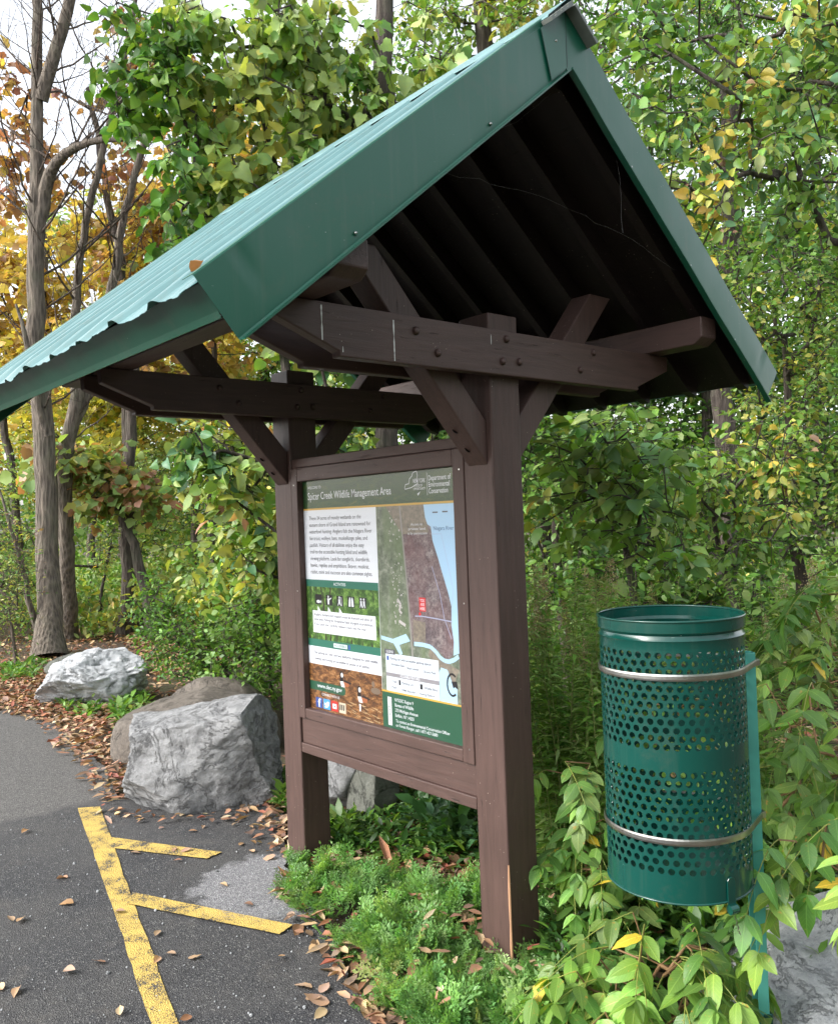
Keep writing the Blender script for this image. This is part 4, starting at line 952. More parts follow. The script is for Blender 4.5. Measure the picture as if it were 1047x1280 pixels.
# --- autumn maples behind it
for (u, d, label, bl_, na, p_) in [
    (20, 14, 'yellow orange maple behind the bare tree, at the left edge of the photo', [blob(10, 420, 14, 110, 95, 1.6), blob(60, 350, 14, 70, 60, 1.2), blob(-60, 300, 14, 90, 120, 1.5)], 110, AUT),
    (165, 13, 'amber and brown leaved maple just left of the roof slope', [blob(150, 400, 13, 75, 80, 1.3), blob(190, 300, 13, 75, 70, 1.1), blob(130, 300, 13, 70, 60, 1.1, .5)], 85, [(LG, 1.5), (YG, 2.5), (YE, 4), (AM, 4), (OR, 2.5), (BR, 2)]),
    (265, 15, 'golden maple rising behind the roof and the leafy vine tree', [blob(250, 380, 15, 100, 90, 1.5), blob(300, 250, 15, 110, 110, 1.5)], 130, AUT),
    (110, 17, 'bright yellow maple far behind, right of the twin trunks', [blob(120, 500, 17, 130, 75, 1.8), blob(210, 470, 17, 120, 90, 1.6)], 160, AUT2),
    (190, 11.5, 'red tinged sapling maple hanging its leaves above the path', [blob(150, 610, 11.5, 70, 26, .8), blob(105, 575, 11.5, 60, 26, .8)], 60, [(YG, 4), (LG, 3), (OR, 1.6), (BR, 1.6), (PK, .5)]),
    (150, 12, 'slim rust red maple showing scattered leaves against the sky', [blob(190, 60, 12, 60, 55, .8), blob(170, 170, 12, 60, 90, .8, .5), blob(190, 250, 12, 60, 50, .8), blob(30, 160, 12, 60, 120, .8, .5)], 34, [(OR, 3), (RD_, 1), (BR, 2), (AM, 2), (YG, 1.5)]),
    ]:
    g0 = gnd(u, d); tp = bl_[0][0]; top = bl_[-1][0]
    tree('maple_tree', label, 'tree', [g0, g0 * .6 + np.array([*tp[:2], 0]) * .4 + np.array([0, 0, max(.8, tp[2] * .5)]), tp * .5 + top * .5], [.09, .07, .035], bl_, na, (5, 6), .42, .105, .11, 'lobed', p_, 'autumn maples at the left', BARKD, droop_t=.3, tipr=.006)
# --- the leafy vine-hung tree above the roof
b1 = gnd(470, 6.6)
VN = [(G0, .5), (G1, 1.8), (G2, 3.5), ((.30, .42, .15), 6), (LG, 4), (YG, 4.5), (YE, 2), (OR, .8), (BR, .4)]
tree('vine_covered_tree', 'tree hung with a thick curtain of large pale green vine leaves above the roof', 'tree', [b1] + path3([(484, 546, 6.6), (484, 300, 6.6), (482, 60, 6.6), (478, -160, 6.6)]), [.10, .09, .08, .075, .05],
     [blob(330, 40, 6.0, 95, 90, .55), blob(290, 130, 5.9, 75, 95, .45), blob(350, 190, 6.0, 70, 80, .4), blob(395, 90, 6.2, 60, 110, .45), blob(280, 235, 5.9, 45, 60, .35), blob(452, 120, 6.25, 40, 90, .35, .8), blob(520, 60, 6.4, 50, 50, .35, .5), blob(230, 100, 5.8, 34, 60, .3, .7), blob(245, 30, 5.8, 60, 50, .4), blob(370, 260, 6.1, 50, 60, .35), blob(250, 300, 6, 30, 60, .3, .6)], 225, (3, 4), .19, .080, .080, ('lobed', 'heart', 'lobed'), VN, leafm=LEAFM, droop_t=.9, flat=.15, extra=[(path3([(484, 290, 6.6), (505, 230, 6.6), (545, 190, 6.7), (600, 170, 6.8)]), [.05, .04, .03, .02])], sides=10, pull=.12)
tree('broadleaf_tree', 'dark green broadleaf tree draping sprays left of the vine curtain', 'tree', [gnd(380, 6.4)] + path3([(377, 620, 6.4), (366, 470, 6.3), (320, 330, 6.2), (270, 170, 6.2)]), [.045, .04, .035, .03, .02],
     [blob(215, 70, 5.6, 22, 60, .3), blob(235, 190, 5.6, 30, 70, .3), blob(180, 30, 5.6, 50, 22, .3, .7), blob(170, 95, 5.6, 40, 22, .3, .7), blob(215, 275, 5.6, 28, 40, .25, .7), blob(150, 150, 5.7, 14, 40, .15, .5)], 62, (3, 4), .16, .082, .062, 'heart', [(G0, 3), (G1, 5), (G2, 3), (YE, .3)], leafm=LEAFM, droop_t=.5, flat=.3)
# --- crowns above and right of the roof
RGN = [(G0, 1.6), (G1, 4), (BG, 2), (G2, 4), (LG, 2.5), (YG, 2), (YE, 1.3), (AM, .5), (BR, 1), (PK, .3)]
tree('hardwood_tree', 'small leaved hardwood showing over the top of the ridge', 'tree', [gnd(620, 8.5)] + path3([(620, 300, 8.5), (600, 0, 8.5), (590, -200, 8.5)]), [.12, .10, .08, .05],
     [blob(560, 10, 8.4, 90, 55, .8), blob(650, 0, 8.2, 70, 60, .7), blob(520, 90, 8.6, 60, 60, .6, .6), blob(600, -120, 8.4, 140, 80, 1)], 150, (4, 5), .24, .075, .045, 'ovate', [(G1, 3), (G2, 4), (LG, 3), (YG, 2.5), (YE, 1.2), (BR, .4)], leafm=LEAFM, droop_t=.4)
tree('hardwood_tree', 'leafy hardwood reaching green and yellow branches over the right roof edge', 'tree', [gnd(1110, 5.6)] + path3([(1120, 500, 5.5), (1105, 200, 5.3), (1060, -60, 5.2)]), [.10, .08, .06, .04],
     [blob(800, 110, 5.0, 65, 85, .4), blob(880, 190, 5.0, 90, 85, .45), blob(960, 130, 5.1, 90, 110, .5), blob(830, 20, 5.2, 110, 50, .5), blob(860, 280, 5.1, 45, 55, .3), blob(1040, 60, 5.2, 80, 110, .5), blob(1000, 260, 5.2, 80, 60, .45, .7)], 140, (3, 5), .18, .066, .042, 'fine', RGN, leafm=LEAFM, droop_t=.35, sides=9, flat=.5, pull=.12)
tree('hardwood_tree', 'tall tree with a fine green crown behind the upper right branches', 'tree', [gnd(900, 9.5)] + path3([(905, 400, 9.5), (915, 100, 9.5), (925, -200, 9.5)]), [.13, .11, .09, .06],
     [blob(830, 60, 9, 130, 110, 1), blob(980, 60, 9, 130, 110, 1), blob(900, 250, 9, 120, 110, 1), blob(1060, 250, 9, 90, 130, 1), blob(900, -140, 9, 200, 90, 1.2)], 185, (4, 5), .26, .07, .04, 'ovate', RGN, droop_t=.35, tipr=.005)
tree('locust_tree', 'feathery leaved tree in the very top right corner', 'tree', [gnd(1140, 7.5)] + path3([(1130, 400, 7.4), (1090, 50, 7.2)]), [.09, .08, .05],
     [blob(985, 90, 7, 60, 50, .5), blob(1040, 30, 7, 60, 50, .5), blob(900, 10, 7, 60, 30, .4)], 80, (4, 11), .30, .062, .02, 'ovate', [(G0, 2), (G1, 5), (G2, 3)], droop_t=.4)
# --- dense shrubs on the right
SH = 'shrubs behind the bin and the kiosk'
tree('thicket_shrub', 'dense twiggy small leaved shrub filling the right edge above the compound leaves', 'shrub', [gnd(1000, 6.4)] + path3([(990, 600, 6.4), (980, 420, 6.4)]), [.05, .04, .02],
     [blob(960, 380, 6.3, 110, 90, .7), blob(1010, 500, 6.2, 90, 110, .7), blob(960, 600, 6.2, 110, 110, .7), blob(1040, 300, 6.4, 70, 90, .6), blob(900, 330, 6.6, 50, 60, .5), blob(1060, 640, 6, 70, 90, .6)], 430, (4, 5), .15, .042, .028, 'ovate', [(G0, 1.5), (G1, 4), (G2, 5), (LG, 2.5), (YG, 3.4), (YE, 1.8), (BR, .7)], SH, droop_t=.15, tipr=.003, tw_r=.0016)
tree('viburnum_shrub', 'broad green shrub with big mottled leaves between kiosk and bin', 'shrub', [gnd(800, 4.6)] + path3([(790, 740, 4.5), (770, 620, 4.4)]), [.025, .02, .012],
     [blob(730, 570, 4.2, 60, 45, .25), blob(800, 580, 4.2, 60, 50, .25), blob(770, 640, 4.2, 70, 45, .25), blob(690, 640, 4.4, 40, 45, .25), blob(810, 690, 4.1, 50, 35, .2), blob(760, 530, 4.5, 80, 25, .3)], 84, (2, 4), .14, .076, .052, ('heart', 'fine', 'ovate'), [(G1, 2), ((.15, .29, .13), 5), (G2, 5), (LG, 5), (YG, 1.6), (YE, 1), (PK, .5)], SH, leafm=LEAFM, droop_t=.2, flat=.9, tipr=.003)
tree('viburnum_shrub', 'yellow spotted shrub with curled brown leaves behind the bin top', 'shrub', [gnd(930, 5.0)] + path3([(920, 740, 5), (890, 640, 4.9)]), [.025, .02, .012],
     [blob(860, 600, 4.8, 70, 50, .35), blob(930, 640, 4.8, 80, 60, .35), blob(880, 690, 4.7, 80, 40, .3), blob(960, 560, 4.9, 60, 60, .35), blob(830, 640, 4.7, 40, 50, .3)], 90, (3, 4), .14, .052, .036, 'ovate', [(G1, 5), (G2, 5), (LG, 2), (YG, 2), (YE, 1.2), (BR, 1.3), (PK, .6)], SH, leafm=LEAFM, droop_t=.4, curl=.15, tipr=.003)
tree('thicket_shrub', 'shadowy green undergrowth shrub behind the right post', 'shrub', [gnd(700, 6.2)] + path3([(700, 700, 6.2), (690, 600, 6.2)]), [.04, .03, .02],
     [blob(700, 600, 6, 90, 110, .6), blob(800, 620, 6.2, 110, 110, .7), blob(640, 520, 6.4, 100, 70, .6), blob(740, 740, 5.8, 110, 60, .5), blob(880, 740, 5.8, 110, 60, .5)], 400, (4, 5), .18, .055, .036, 'ovate', DEEP, SH, droop_t=.25, tipr=.003)
# --- left, seen under the roof
LS = 'shrubs along the leafy path'
tree('understorey_tree', 'small tree with round blue green leaves in front of the far post', 'tree', [gnd(420, 6.2)] + path3([(400, 640, 6.1), (360, 560, 6.0)]), [.014, .012, .009],
     [blob(250, 560, 5.9, 50, 28, .25), blob(320, 520, 5.9, 50, 32, .25), blob(300, 600, 5.9, 45, 50, .25), blob(330, 690, 6.0, 35, 55, .25), blob(400, 440, 6.2, 70, 22, .3), blob(420, 540, 6.3, 70, 30, .3)], 100, (2, 4), .16, .085, .068, 'heart', [(G1, 2), (BG, 3.5), (G2, 3), (LG, 4), (YG, 2.5), (PK, .9), (YE, 1)], leafm=LEAFM, droop_t=.4, flat=.3)
tree('path_shrub', 'yellow green shrub right of the path, behind the far post', 'shrub', [gnd(330, 7.4)] + path3([(320, 740, 7.3), (310, 620, 7.3)]), [.012, .011, .008],
     [blob(280, 700, 7.2, 60, 60, .5), blob(330, 620, 7.2, 70, 70, .5), blob(290, 540, 7.4, 70, 60, .5), blob(400, 540, 7.6, 90, 70, .6)], 200, (4, 5), .18, .066, .045, ('ovate', 'fine', 'lobed'), [(G1, 1.5), (G2, 4), (LG, 5), (YG, 5), (YE, 3), (PK, .5), (BR, .3)], LS, droop_t=.25, tipr=.003)
tree('path_shrub', 'low small leaved green bush above the brown boulder', 'shrub', [gnd(275, 6.9)] + path3([(275, 800, 6.9)]), [.02, .012],
     [blob(240, 800, 6.9, 60, 55, .45), blob(310, 810, 6.6, 55, 60, .45), blob(200, 760, 7.2, 30, 50, .4), blob(330, 740, 6.8, 40, 60, .4)], 330, (4, 5), .12, .036, .02, 'ovate', [(G0, 2), (G1, 5), (G2, 5), (LG, 1.5), (YE, .3)], LS, droop_t=.05, tipr=.0025, tw_r=.0014)
tree('path_shrub', 'wispy olive green bush left of the path mouth', 'shrub', [gnd(120, 13)] + path3([(130, 700, 13), (150, 640, 13)]), [.03, .02, .012],
     [blob(150, 660, 12.8, 50, 60, .7), blob(210, 650, 13.2, 60, 60, .7), blob(190, 590, 13.5, 80, 40, .8), blob(20, 720, 12, 50, 80, .8), blob(10, 600, 12.5, 50, 60, .8)], 330, (4, 5), .2, .06, .028, 'ovate', [(G1, 2), (G2, 4), (LG, 4), (YG, 4), (YE, 1), (BR, .8)], LS, droop_t=.1, tipr=.003)
tree('path_shrub', 'twiggy brownish bush at the left photo edge beside the trunk', 'shrub', [gnd(15, 9.6)] + path3([(12, 760, 9.6)]), [.02, .012],
     [blob(10, 760, 9.5, 35, 60, .5), blob(0, 690, 9.8, 40, 60, .5)], 130, (4, 3), .2, .05, .016, 'lance', [(BR, 3), (G1, 3), (YG, 2), (LG, 2)], LS, bark=TWIG, droop_t=.0, tipr=.003)
# --- forest behind: every tree its own trunk and crown
far = [(-60, 19, 0), (60, 22, 1), (150, 19, 2), (240, 21, 1), (330, 18, 3), (400, 22, 2), (470, 17, 4), (540, 20, 3), (610, 16, 4), (680, 20, 3), (745, 15, 4), (810, 19, 3), (880, 15, 4), (950, 18, 3), (1020, 14, 4), (1100, 17, 3)]
kinds = {0: ([(YG, 2), (YE, 3), (AM, 2), (BR, 1)], 'amber'), 1: ([(YG, 3), (YE, 4), (LG, 2)], 'yellow'), 2: ([(G2, 2), (LG, 4), (YG, 4), (YE, 1)], 'pale yellow green'), 3: ([(G1, 3), (G2, 4), (LG, 3), (YG, 2)], 'mid green'), 4: ([(G0, 2), (G1, 4), (G2, 3), (YG, 1)], 'dark green')}
wh = ['beyond the left edge of the photo', 'behind the twin trunked tree', 'straight behind the path', 'just right of the path', 'behind the far post brace', 'behind the left half of the poster', 'behind the dark leaning roof beam', 'behind the poster title', 'right behind the near post', 'just right of the near post', 'behind the mottled shrub', 'behind the bin rim', 'above the bin post', 'right of the roof tip', 'near the right edge of the photo', 'beyond the right edge of the photo']
for i, (u, d, kd) in enumerate(far):
    p_, nm = kinds[kd]; hi = 380 if u < 250 else 0
    bl_ = [blob(u, 560, d, 80, 60, 1.8), blob(u + 20, 440, d, 85, 80, 1.8), blob(u - 25, 300, d, 80, 90, 1.6, .4 if u < 250 else 1 if u > 450 else .6)]
    if u > 250: bl_ += [blob(u + 10, 130, d, 85, 110, 1.8, .6 if u > 520 else .22)]
    if u > 480: bl_ += [blob(u - 10, -40, d, 85, 80, 1.8, .25)]
    tree('forest_tree', nm + ' forest tree standing ' + wh[i], 'tree', [gnd(u, d)] + path3([(u + 5, 560, d), (u - 6, 330, d), (u + 8, 60 if u > 250 else 240, d)]), [.12, .10, .08, .04], bl_, 150 if u < 250 else 260, (6, 7), .5, .11, .075, 'dia', p_, 'forest trees in the background', BARKD, droop_t=.3, tipr=.008, trunk_step=.6, sides=7)
# --- undergrowth masses nobody could count
def scatter_mass(name, label, n, fn, ll, lw, shape, p, mat, up=.7, **kw):
    M = MA(); P_ = fn(n); clv = np.array([noise.noise(Vector(q * .5)) for q in P_]) * .9 + .5
    leaves(M, P_, unit(rng.normal(size=P_.shape) + np.array([0, 0, .2])), unit(rng.normal(0, .5, P_.shape) + np.array([0, 0, up])), ll * rng.lognormal(0, .25, len(P_)), lw * rng.lognormal(0, .2, len(P_)), shape, pal(p, len(P_), np.clip(clv, 0, 1)), **kw)
    o = link(name, M.mesh(name), mat); return tag(o, label, None, None, 'stuff')
def fld(u0, u1, d0, d1, z0, z1, hump=1.2):
    def f(n):
        d = d0 + (d1 - d0) * rng.random(n); u = rng.uniform(u0, u1, n); P_ = np.array([spot(a_, 640, b_) for a_, b_ in zip(u, d)]); top = np.array([z0 + (z1 - z0) * (.5 + .8 * noise.noise(Vector((q[0] * hump, q[1] * hump, 3)))) for q in P_]); P_[:, 2] = z0 + (top - z0) * rng.random(n) ** .6; return P_
    return f
scatter_mass('far_woodland', 'far green and yellow woodland closing the view', 52000, fld(-500, 1560, 22, 34, 0, 6.5, .25), .24, .17, 'dia', [(G0, 3), (G1, 4), (G2, 3), (LG, 2), (YG, 2), (YE, 1)], LEAF)
scatter_mass('undergrowth', 'low mixed undergrowth between the trunks', 42000, fld(240, 1400, 6.3, 18, 0, 1.3, .9), .085, .05, 'ovate', [(G0, 1.5), (G1, 4), (G2, 5), (LG, 4), (YG, 2), (YE, .8)], LEAF)
scatter_mass('undergrowth', 'olive undergrowth around and behind the path', 26000, fld(-300, 240, 11.5, 22, 0, 1.5, .7), .10, .055, 'ovate', [(G1, 2.5), (G2, 4), (LG, 4), (YG, 4), (YE, 1.6), (BR, .8)], LEAF)

# woods carrying on out of view to the right, added for dark trim reflections
def ringw(n):
    th = rng.uniform(R_(-42), R_(62), n); r = rng.uniform(8.5, 13, n); x = .4 + r * np.cos(th); y = r * np.sin(th)
    top = np.array([5.2 + 2.0 * noise.noise(Vector((a_ * .35, b_ * .35, 9))) for a_, b_ in zip(x, y)]); return np.stack([x, y, top * rng.random(n) ** .8], 1)
scatter_mass('woodland', 'unseen green woodland to the right, added for its dark reflections', 9000, ringw, .30, .2, 'dia', [(G0, 4), (G1, 5), (G2, 2), (YG, 1)], LEAF)

# ------------------------------------------------------------------ compound leaved shrubs
def compound_plant(label, base, blobs, n, ll, lw, p, rl=.26, pairs=4, cane=.006, group='compound leaved shrubs round the bin', mat=None, droop=.5, stemc=(.22, .13, .06)):
    root = empty('walnut_sapling', tuple(base), label, 'shrub', group); MT, ML = MA(), MA()
    st = sample(blobs, n, .6); mid = base * .4 + np.mean(st, axis=0) * .6; mid[2] = max(.15, mid[2] * .6)
    tp, tr_ = wig([base, mid], [cane * 1.5, cane], .12, .01, int(base[0] * 99)); tube(MT, tp, tr_, 6, stemc)
    for c_, r_ in skeleton(tp, tr_, st, .0022, .2): tube(MT, c_, np.minimum(r_, cane), 5, stemc)
    for s0 in st:
        out = s0 - mid; out[2] *= .3; d = unit(unit(out) * .8 + rng.normal(0, .55, 3) + unit(CAM - s0) * .35 * np.array([1, 1, 0])); d[2] = rng.normal(.05, .25)
        d = unit(d); L_ = rl * rng.uniform(.7, 1.2); t = np.linspace(0, 1, 9); dr = droop * rng.uniform(.5, 1.4)
        R0 = s0 + d * (t * L_)[:, None] - np.array([0, 0, 1.])[None] * (dr * L_ * t ** 2)[:, None]; tube(ML, R0, np.linspace(.0022, .001, 9), 4, (.26, .3, .08))
        tang = unit(np.gradient(R0, axis=0)); sd_ = unit(np.cross(d, np.array([0, 0, 1.]) + rng.normal(0, .25, 3))); nrm0 = np.cross(sd_, d); base_c = pal(p, 1, np.array([rng.random()]))[0]
        pos, ax, nr_, sz = [], [], [], []
        for k_ in range(pairs):
            i = 2 + int(k_ * 6 / max(1, pairs - 1)); i = min(i, 8)
            for sg in (-1, 1):
                pos.append(R0[i]); ax.append(tang[i] * rng.uniform(.45, .8) + sd_ * sg + np.array([0, 0, -rng.uniform(.0, .35)])); nr_.append(nrm0 + rng.normal(0, .22, 3) + sd_ * sg * .2 + unit(CAM - s0) * .3); sz.append((.72 + .28 * math.sin(math.pi * (k_ + .8) / pairs)) * rng.uniform(.85, 1.12))
        pos.append(R0[-1]); ax.append(tang[-1] + np.array([0, 0, -.2])); nr_.append(nrm0); sz.append(1.1)
        pos, ax, nr_, sz = map(np.array, (pos, ax, nr_, sz)); c_ = np.clip(base_c[None] * rng.lognormal(0, .10, (len(pos), 1)), 0, .8)
        yl = rng.random(len(pos)) < .02; c_[yl] = np.array([.55, .42, .05])
        leaves(ML, pos, unit(ax), unit(nr_), ll * sz, lw * sz, 'leaflet', c_, .12, .3)
    link('canes', MT.mesh('canes'), STEM, root, True); link('foliage', ML.mesh('foliage'), mat or LEAFN, root); return root
CP = [(G1, 3), ((.105, .22, .05), 5), (G2, 4), ((.16, .26, .075), 2), (YG, .15)]
def gb(u, d): p_ = spot(u, 640, d); return np.array([p_[0], p_[1], -.01])
compound_plant('big leaved shrub spreading under the bin, left of the bin post', gb(840, 2.75), [blob(800, 1200, 2.45, 90, 55, .18), blob(865, 1175, 2.45, 40, 30, .12), blob(740, 1240, 2.45, 50, 45, .15), blob(820, 1260, 2.35, 60, 40, .12), blob(770, 1300, 2.3, 70, 30, .15)], 66, .092, .046, CP, .22, 3)
compound_plant('big leaved sprays crossing in front of the bin post at lower right', gb(1090, 2.6), [blob(1000, 1060, 2.35, 40, 18, .08), blob(1055, 1080, 2.3, 35, 25, .1), blob(1040, 1010, 2.4, 50, 40, .12)], 8, .092, .046, CP, .22, 3)
compound_plant('long leaflets hanging beside the upper bin post at the right edge', gb(1080, 3.0), [blob(1000, 900, 2.8, 55, 60, .2), blob(1050, 960, 2.8, 60, 60, .2), blob(985, 1010, 2.8, 35, 50, .15), blob(1050, 850, 3.0, 50, 50, .2)], 30, .092, .045, CP, .24, 3)
compound_plant('sumac like sapling arching down from the upper right of the bin', gb(1150, 3.6), [blob(1040, 740, 3.3, 50, 45, .25), blob(1070, 800, 3.3, 70, 50, .25), blob(1010, 790, 3.4, 40, 40, .2)], 20, .095, .036, [(G1, 4), (G2, 4), (LG, 2)], .3, 5)
compound_plant('pale leafed sapling between the near post and the bin', gb(725, 3.4), [blob(715, 960, 3.0, 38, 30, .15), blob(725, 1040, 3.0, 45, 40, .15), blob(740, 1090, 2.9, 40, 30, .12)], 20, .078, .042, CP, .17, 3)
compound_plant('leafy sapling filling the gap behind the bin drum', gb(850, 3.7), [blob(850, 900, 3.3, 90, 60, .3), blob(840, 1010, 3.2, 90, 60, .3), blob(900, 1080, 3.1, 90, 60, .3)], 44, .09, .042, CP, .22, 4)
compound_plant('low sapling at the bottom edge between the near post and the bin', gb(730, 2.7), [blob(715, 1225, 2.6, 30, 30, .12), blob(770, 1260, 2.4, 60, 30, .12)], 12, .08, .044, CP, .16, 3)

# ------------------------------------------------------------------ goldenrod stems (every stem a plant of its own)
protos = []
for s_ in range(7):
    MT, ML = MA(), MA(); H_ = 1.0 + .07 * s_; lean = rng.normal(0, .09, 2); t = np.linspace(0, 1, 9); P_ = np.stack([lean[0] * t ** 2, lean[1] * t ** 2, t * H_], 1); tube(MT, P_, np.linspace(.0032, .0012, 9), 4, (.2, .22, .07))
    n = 95; tt = .12 + .86 * (np.arange(n) + rng.random(n)) / n; B_ = np.stack([np.interp(tt, t, P_[:, i]) for i in range(3)], 1); an = np.arange(n) * 2.4; ax = np.stack([np.cos(an), np.sin(an), rng.normal(.55, .25, n)], 1)
    sz = .07 * (1.15 - .55 * tt) * rng.uniform(.8, 1.2, n); leaves(ML, B_, ax, np.tile([0, 0, 1.], (n, 1)) + rng.normal(0, .2, (n, 3)), sz * 1.35, sz * .34, 'lance', np.minimum(pal([(G1, 1), (G2, 5), (LG, 5)], n) * 1.2, .8), .2, .45)
    if s_ == 4:
        m_ = 300; tq = rng.random(m_); q = P_[-1] + rng.normal(0, .022, (m_, 3)) * (1.3 - tq)[:, None] + np.array([0, 0, 1.]) * (tq * .16 - .05)[:, None]; leaves(ML, q, rng.normal(size=(m_, 3)), rng.normal(size=(m_, 3)), .008, .006, 'dia', pal([((.33, .25, .17), 2), ((.45, .38, .28), 1)], m_))
    protos.append((MT.mesh('stem'), ML.mesh('foliage'), s_))
first = {}
gl = ['leafy goldenrod stem standing upright just right of the near kiosk post', 'goldenrod stem with a faded fluffy beige plume beside the near post']
for i in range(150):
    s_ = int(rng.integers(0, 7)); u, d = (rng.uniform(655, 790), rng.uniform(3.3, 4.6)) if i < 88 else (rng.uniform(930, 1010), rng.uniform(3.6, 4.8)) if i < 108 else (rng.uniform(740, 930), rng.uniform(4, 5)) if i < 120 else (rng.uniform(662, 745), rng.uniform(3.05, 3.5))
    g_ = gb(u, d); sc = rng.uniform(.72, 1.0) if i < 88 or i >= 120 else rng.uniform(.7, .95); ht = 'short' if sc < .78 else 'tall' if sc > .9 else 'middling'
    zone = ('beside the near post' if u < 700 else 'midway between near post and bin' if u < 750 else 'at the left edge of the bin') if i < 88 or i >= 120 else ('behind the bin post' if i < 108 else 'right behind the bin drum')
    far_ = 'in the front row' if d < 3.7 else 'in the second row' if d < 4.2 else 'at the back'
    lb = ht + (' beige plumed' if s_ == 4 else '') + ' goldenrod stem ' + far_ + ' ' + zone
    r_ = empty('goldenrod_stem', (g_[0], g_[1], -.02), lb, 'weed', 'tall goldenrod stems'); r_.rotation_euler = (rng.normal(0, .06), rng.normal(0, .06), rng.uniform(0, 6)); r_.scale = (sc, sc, sc)
    for me, nm, mt in ((protos[s_][0], 'stem', STEM), (protos[s_][1], 'foliage', LEAF)):
        if not me.materials: me.materials.append(mt)
        o = bpy.data.objects.new(nm, me); C.collection.objects.link(o); o.parent = r_

# ------------------------------------------------------------------ ground plants and litter
from mathutils import geometry as _g
def inpoly(P_, poly_):
    x, y = P_[:, 0], P_[:, 1]; c_ = np.zeros(len(P_), bool); q = np.array(poly_); j = len(q) - 1
    for i in range(len(q)):
        xi, yi = q[i]; xj, yj = q[j]; c_ ^= ((yi > y) != (yj > y)) & (x < (xj - xi) * (y - yi) / (yj - yi + 1e-12) + xi); j = i
    return c_
def inside(poly_, n):
    q = np.array(poly_); lo, hi = q.min(0), q.max(0); out = np.zeros((0, 2))
    while len(out) < n: P_ = lo + (hi - lo) * rng.random((n * 2, 2)); out = np.vstack([out, P_[inpoly(P_, poly_)]])
    return out[:n]
def gp(l): return [tuple(gspot(u, v)[:2]) for u, v in l]
def fern(M, XY, size, p, upr=.9, hz=0):
    """feathery carrot-like fronds: a rachis with side pinnae, each cut into leaflets"""
    keep = np.array([noise.noise(Vector((a_ * 6, b_ * 6, 5))) > -.22 for a_, b_ in XY]); XY = XY[keep]; n = len(XY); base = np.column_stack([XY, np.full(n, .0 + hz)]); an = rng.uniform(0, 2 * math.pi, n); el = rng.normal(upr, .3, n); d = np.stack([np.cos(an) * np.cos(el), np.sin(an) * np.cos(el), np.abs(np.sin(el))], 1); L_ = size * rng.lognormal(0, .3, n) * np.clip(.45 + 1.6 * np.hypot(XY[:, 0] - .02, XY[:, 1] + .02), .5, 1); sd_ = unit(np.cross(d, rng.normal(size=(n, 3)) * .3 + np.array([0, 0, 1.]))); nr_ = unit(np.cross(sd_, d)); col = pal(p, n, np.clip(np.array([noise.noise(Vector((a_, b_, 0)) * 4) for a_, b_ in XY]) * .8 + .5, 0, 1))
    prisms(M, base, base + d * L_[:, None] * .95, .0011, .0005, np.array([.1, .2, .05]))
    for i in range(7):
        t = .32 + .1 * i
        for sg in (-1, 1):
            w_ = .42 * math.sin(math.pi * (1.05 - t) ** .9) * (1 - .2 * t); pd = unit(sd_ * sg + d * .7 + rng.normal(0, .12, (n, 3))); pb = base + d * (L_ * t)[:, None] - np.array([0, 0, 1.]) * (L_ * t ** 2 * .18)[:, None]
            for j, (q, ss) in enumerate(((.0, .55), (.35, .55), (.68, .5))):
                c0 = pb + pd * (L_ * w_ * q)[:, None]
                for s2 in ((-1, 1) if j < 2 else (0,)):
                    ax = unit(pd + (sd_ * 0 + d) * s2 * .9 + rng.normal(0, .2, (n, 3))); leaves(M, c0, ax, nr_ + rng.normal(0, .25, (n, 3)), L_ * w_ * ss * .72, L_ * w_ * ss * .30, 'dia', col * rng.lognormal(0, .12, (n, 1)), 0, .1)
    ax = d; leaves(M, base + d * (L_ * .9)[:, None], ax, nr_, L_ * .13, L_ * .07, 'dia', col, 0, 0)
FC = [((.11, .245, .07), 3), ((.165, .33, .095), 5), ((.23, .40, .125), 3), ((.30, .40, .13), 1)]
M = MA()
cov = gp([(350, 1095), (372, 1078), (430, 1085), (520, 1090), (600, 1110), (690, 1140), (740, 1190), (800, 1320), (470, 1320), (470, 1262), (440, 1222), (420, 1190), (385, 1150), (352, 1128)])
fern(M, inside(cov, 2300), .072, FC, .95)
fern(M, inside(gp([(430, 1130), (600, 1120), (700, 1170), (800, 1310), (520, 1310), (470, 1230)]), 1300), .095, FC, 1.05)
fern(M, inside(gp([(345, 1110), (375, 1075), (400, 1085), (390, 1130), (362, 1135)]), 150), .07, FC, .7)
o = link('ground_cover', M.mesh('ground_cover'), LEAF); tag(o, 'bright green feathery ground cover round the foot of the near post', None, None, 'stuff')
M = MA()
def herb(M, XY, per, ll, lw, shape, p, rise=.05):
    n = len(XY); B_ = np.repeat(np.column_stack([XY, np.zeros(n)]), per, axis=0); an = rng.uniform(0, 6.3, len(B_)); el = rng.uniform(.1, 1.1, len(B_)); d = np.stack([np.cos(an) * np.cos(el), np.sin(an) * np.cos(el), np.sin(el)], 1); B_ = B_ + d * rise * rng.random((len(B_), 1)) + np.array([0, 0, 1]) * rng.random((len(B_), 1)) * rise
    sz = rng.lognormal(0, .3, len(B_)); leaves(M, B_, d, np.array([0, 0, 1.]) + rng.normal(0, .3, d.shape), ll * sz, lw * sz, shape, pal(p, len(B_)), .2, .3)
herb(M, inside(gp([(415, 1035), (480, 1005), (600, 990), (610, 1100), (430, 1075)]), 330), 7, .045, .02, 'ovate', [(G0, 2), (G1, 4), (G2, 3)], .05)
herb(M, inside(gp([(520, 1030), (600, 1005), (640, 1060), (560, 1085)]), 70), 9, .06, .036, 'ovate', [(G0, 4), (BG, 2)], .09)
herb(M, inside(gp([(640, 1080), (760, 1010), (900, 1000), (1047, 1050), (1100, 1280), (700, 1230)]), 900), 8, .05, .02, 'ovate', [(G0, 2), (G1, 4), (G2, 3)], .10)
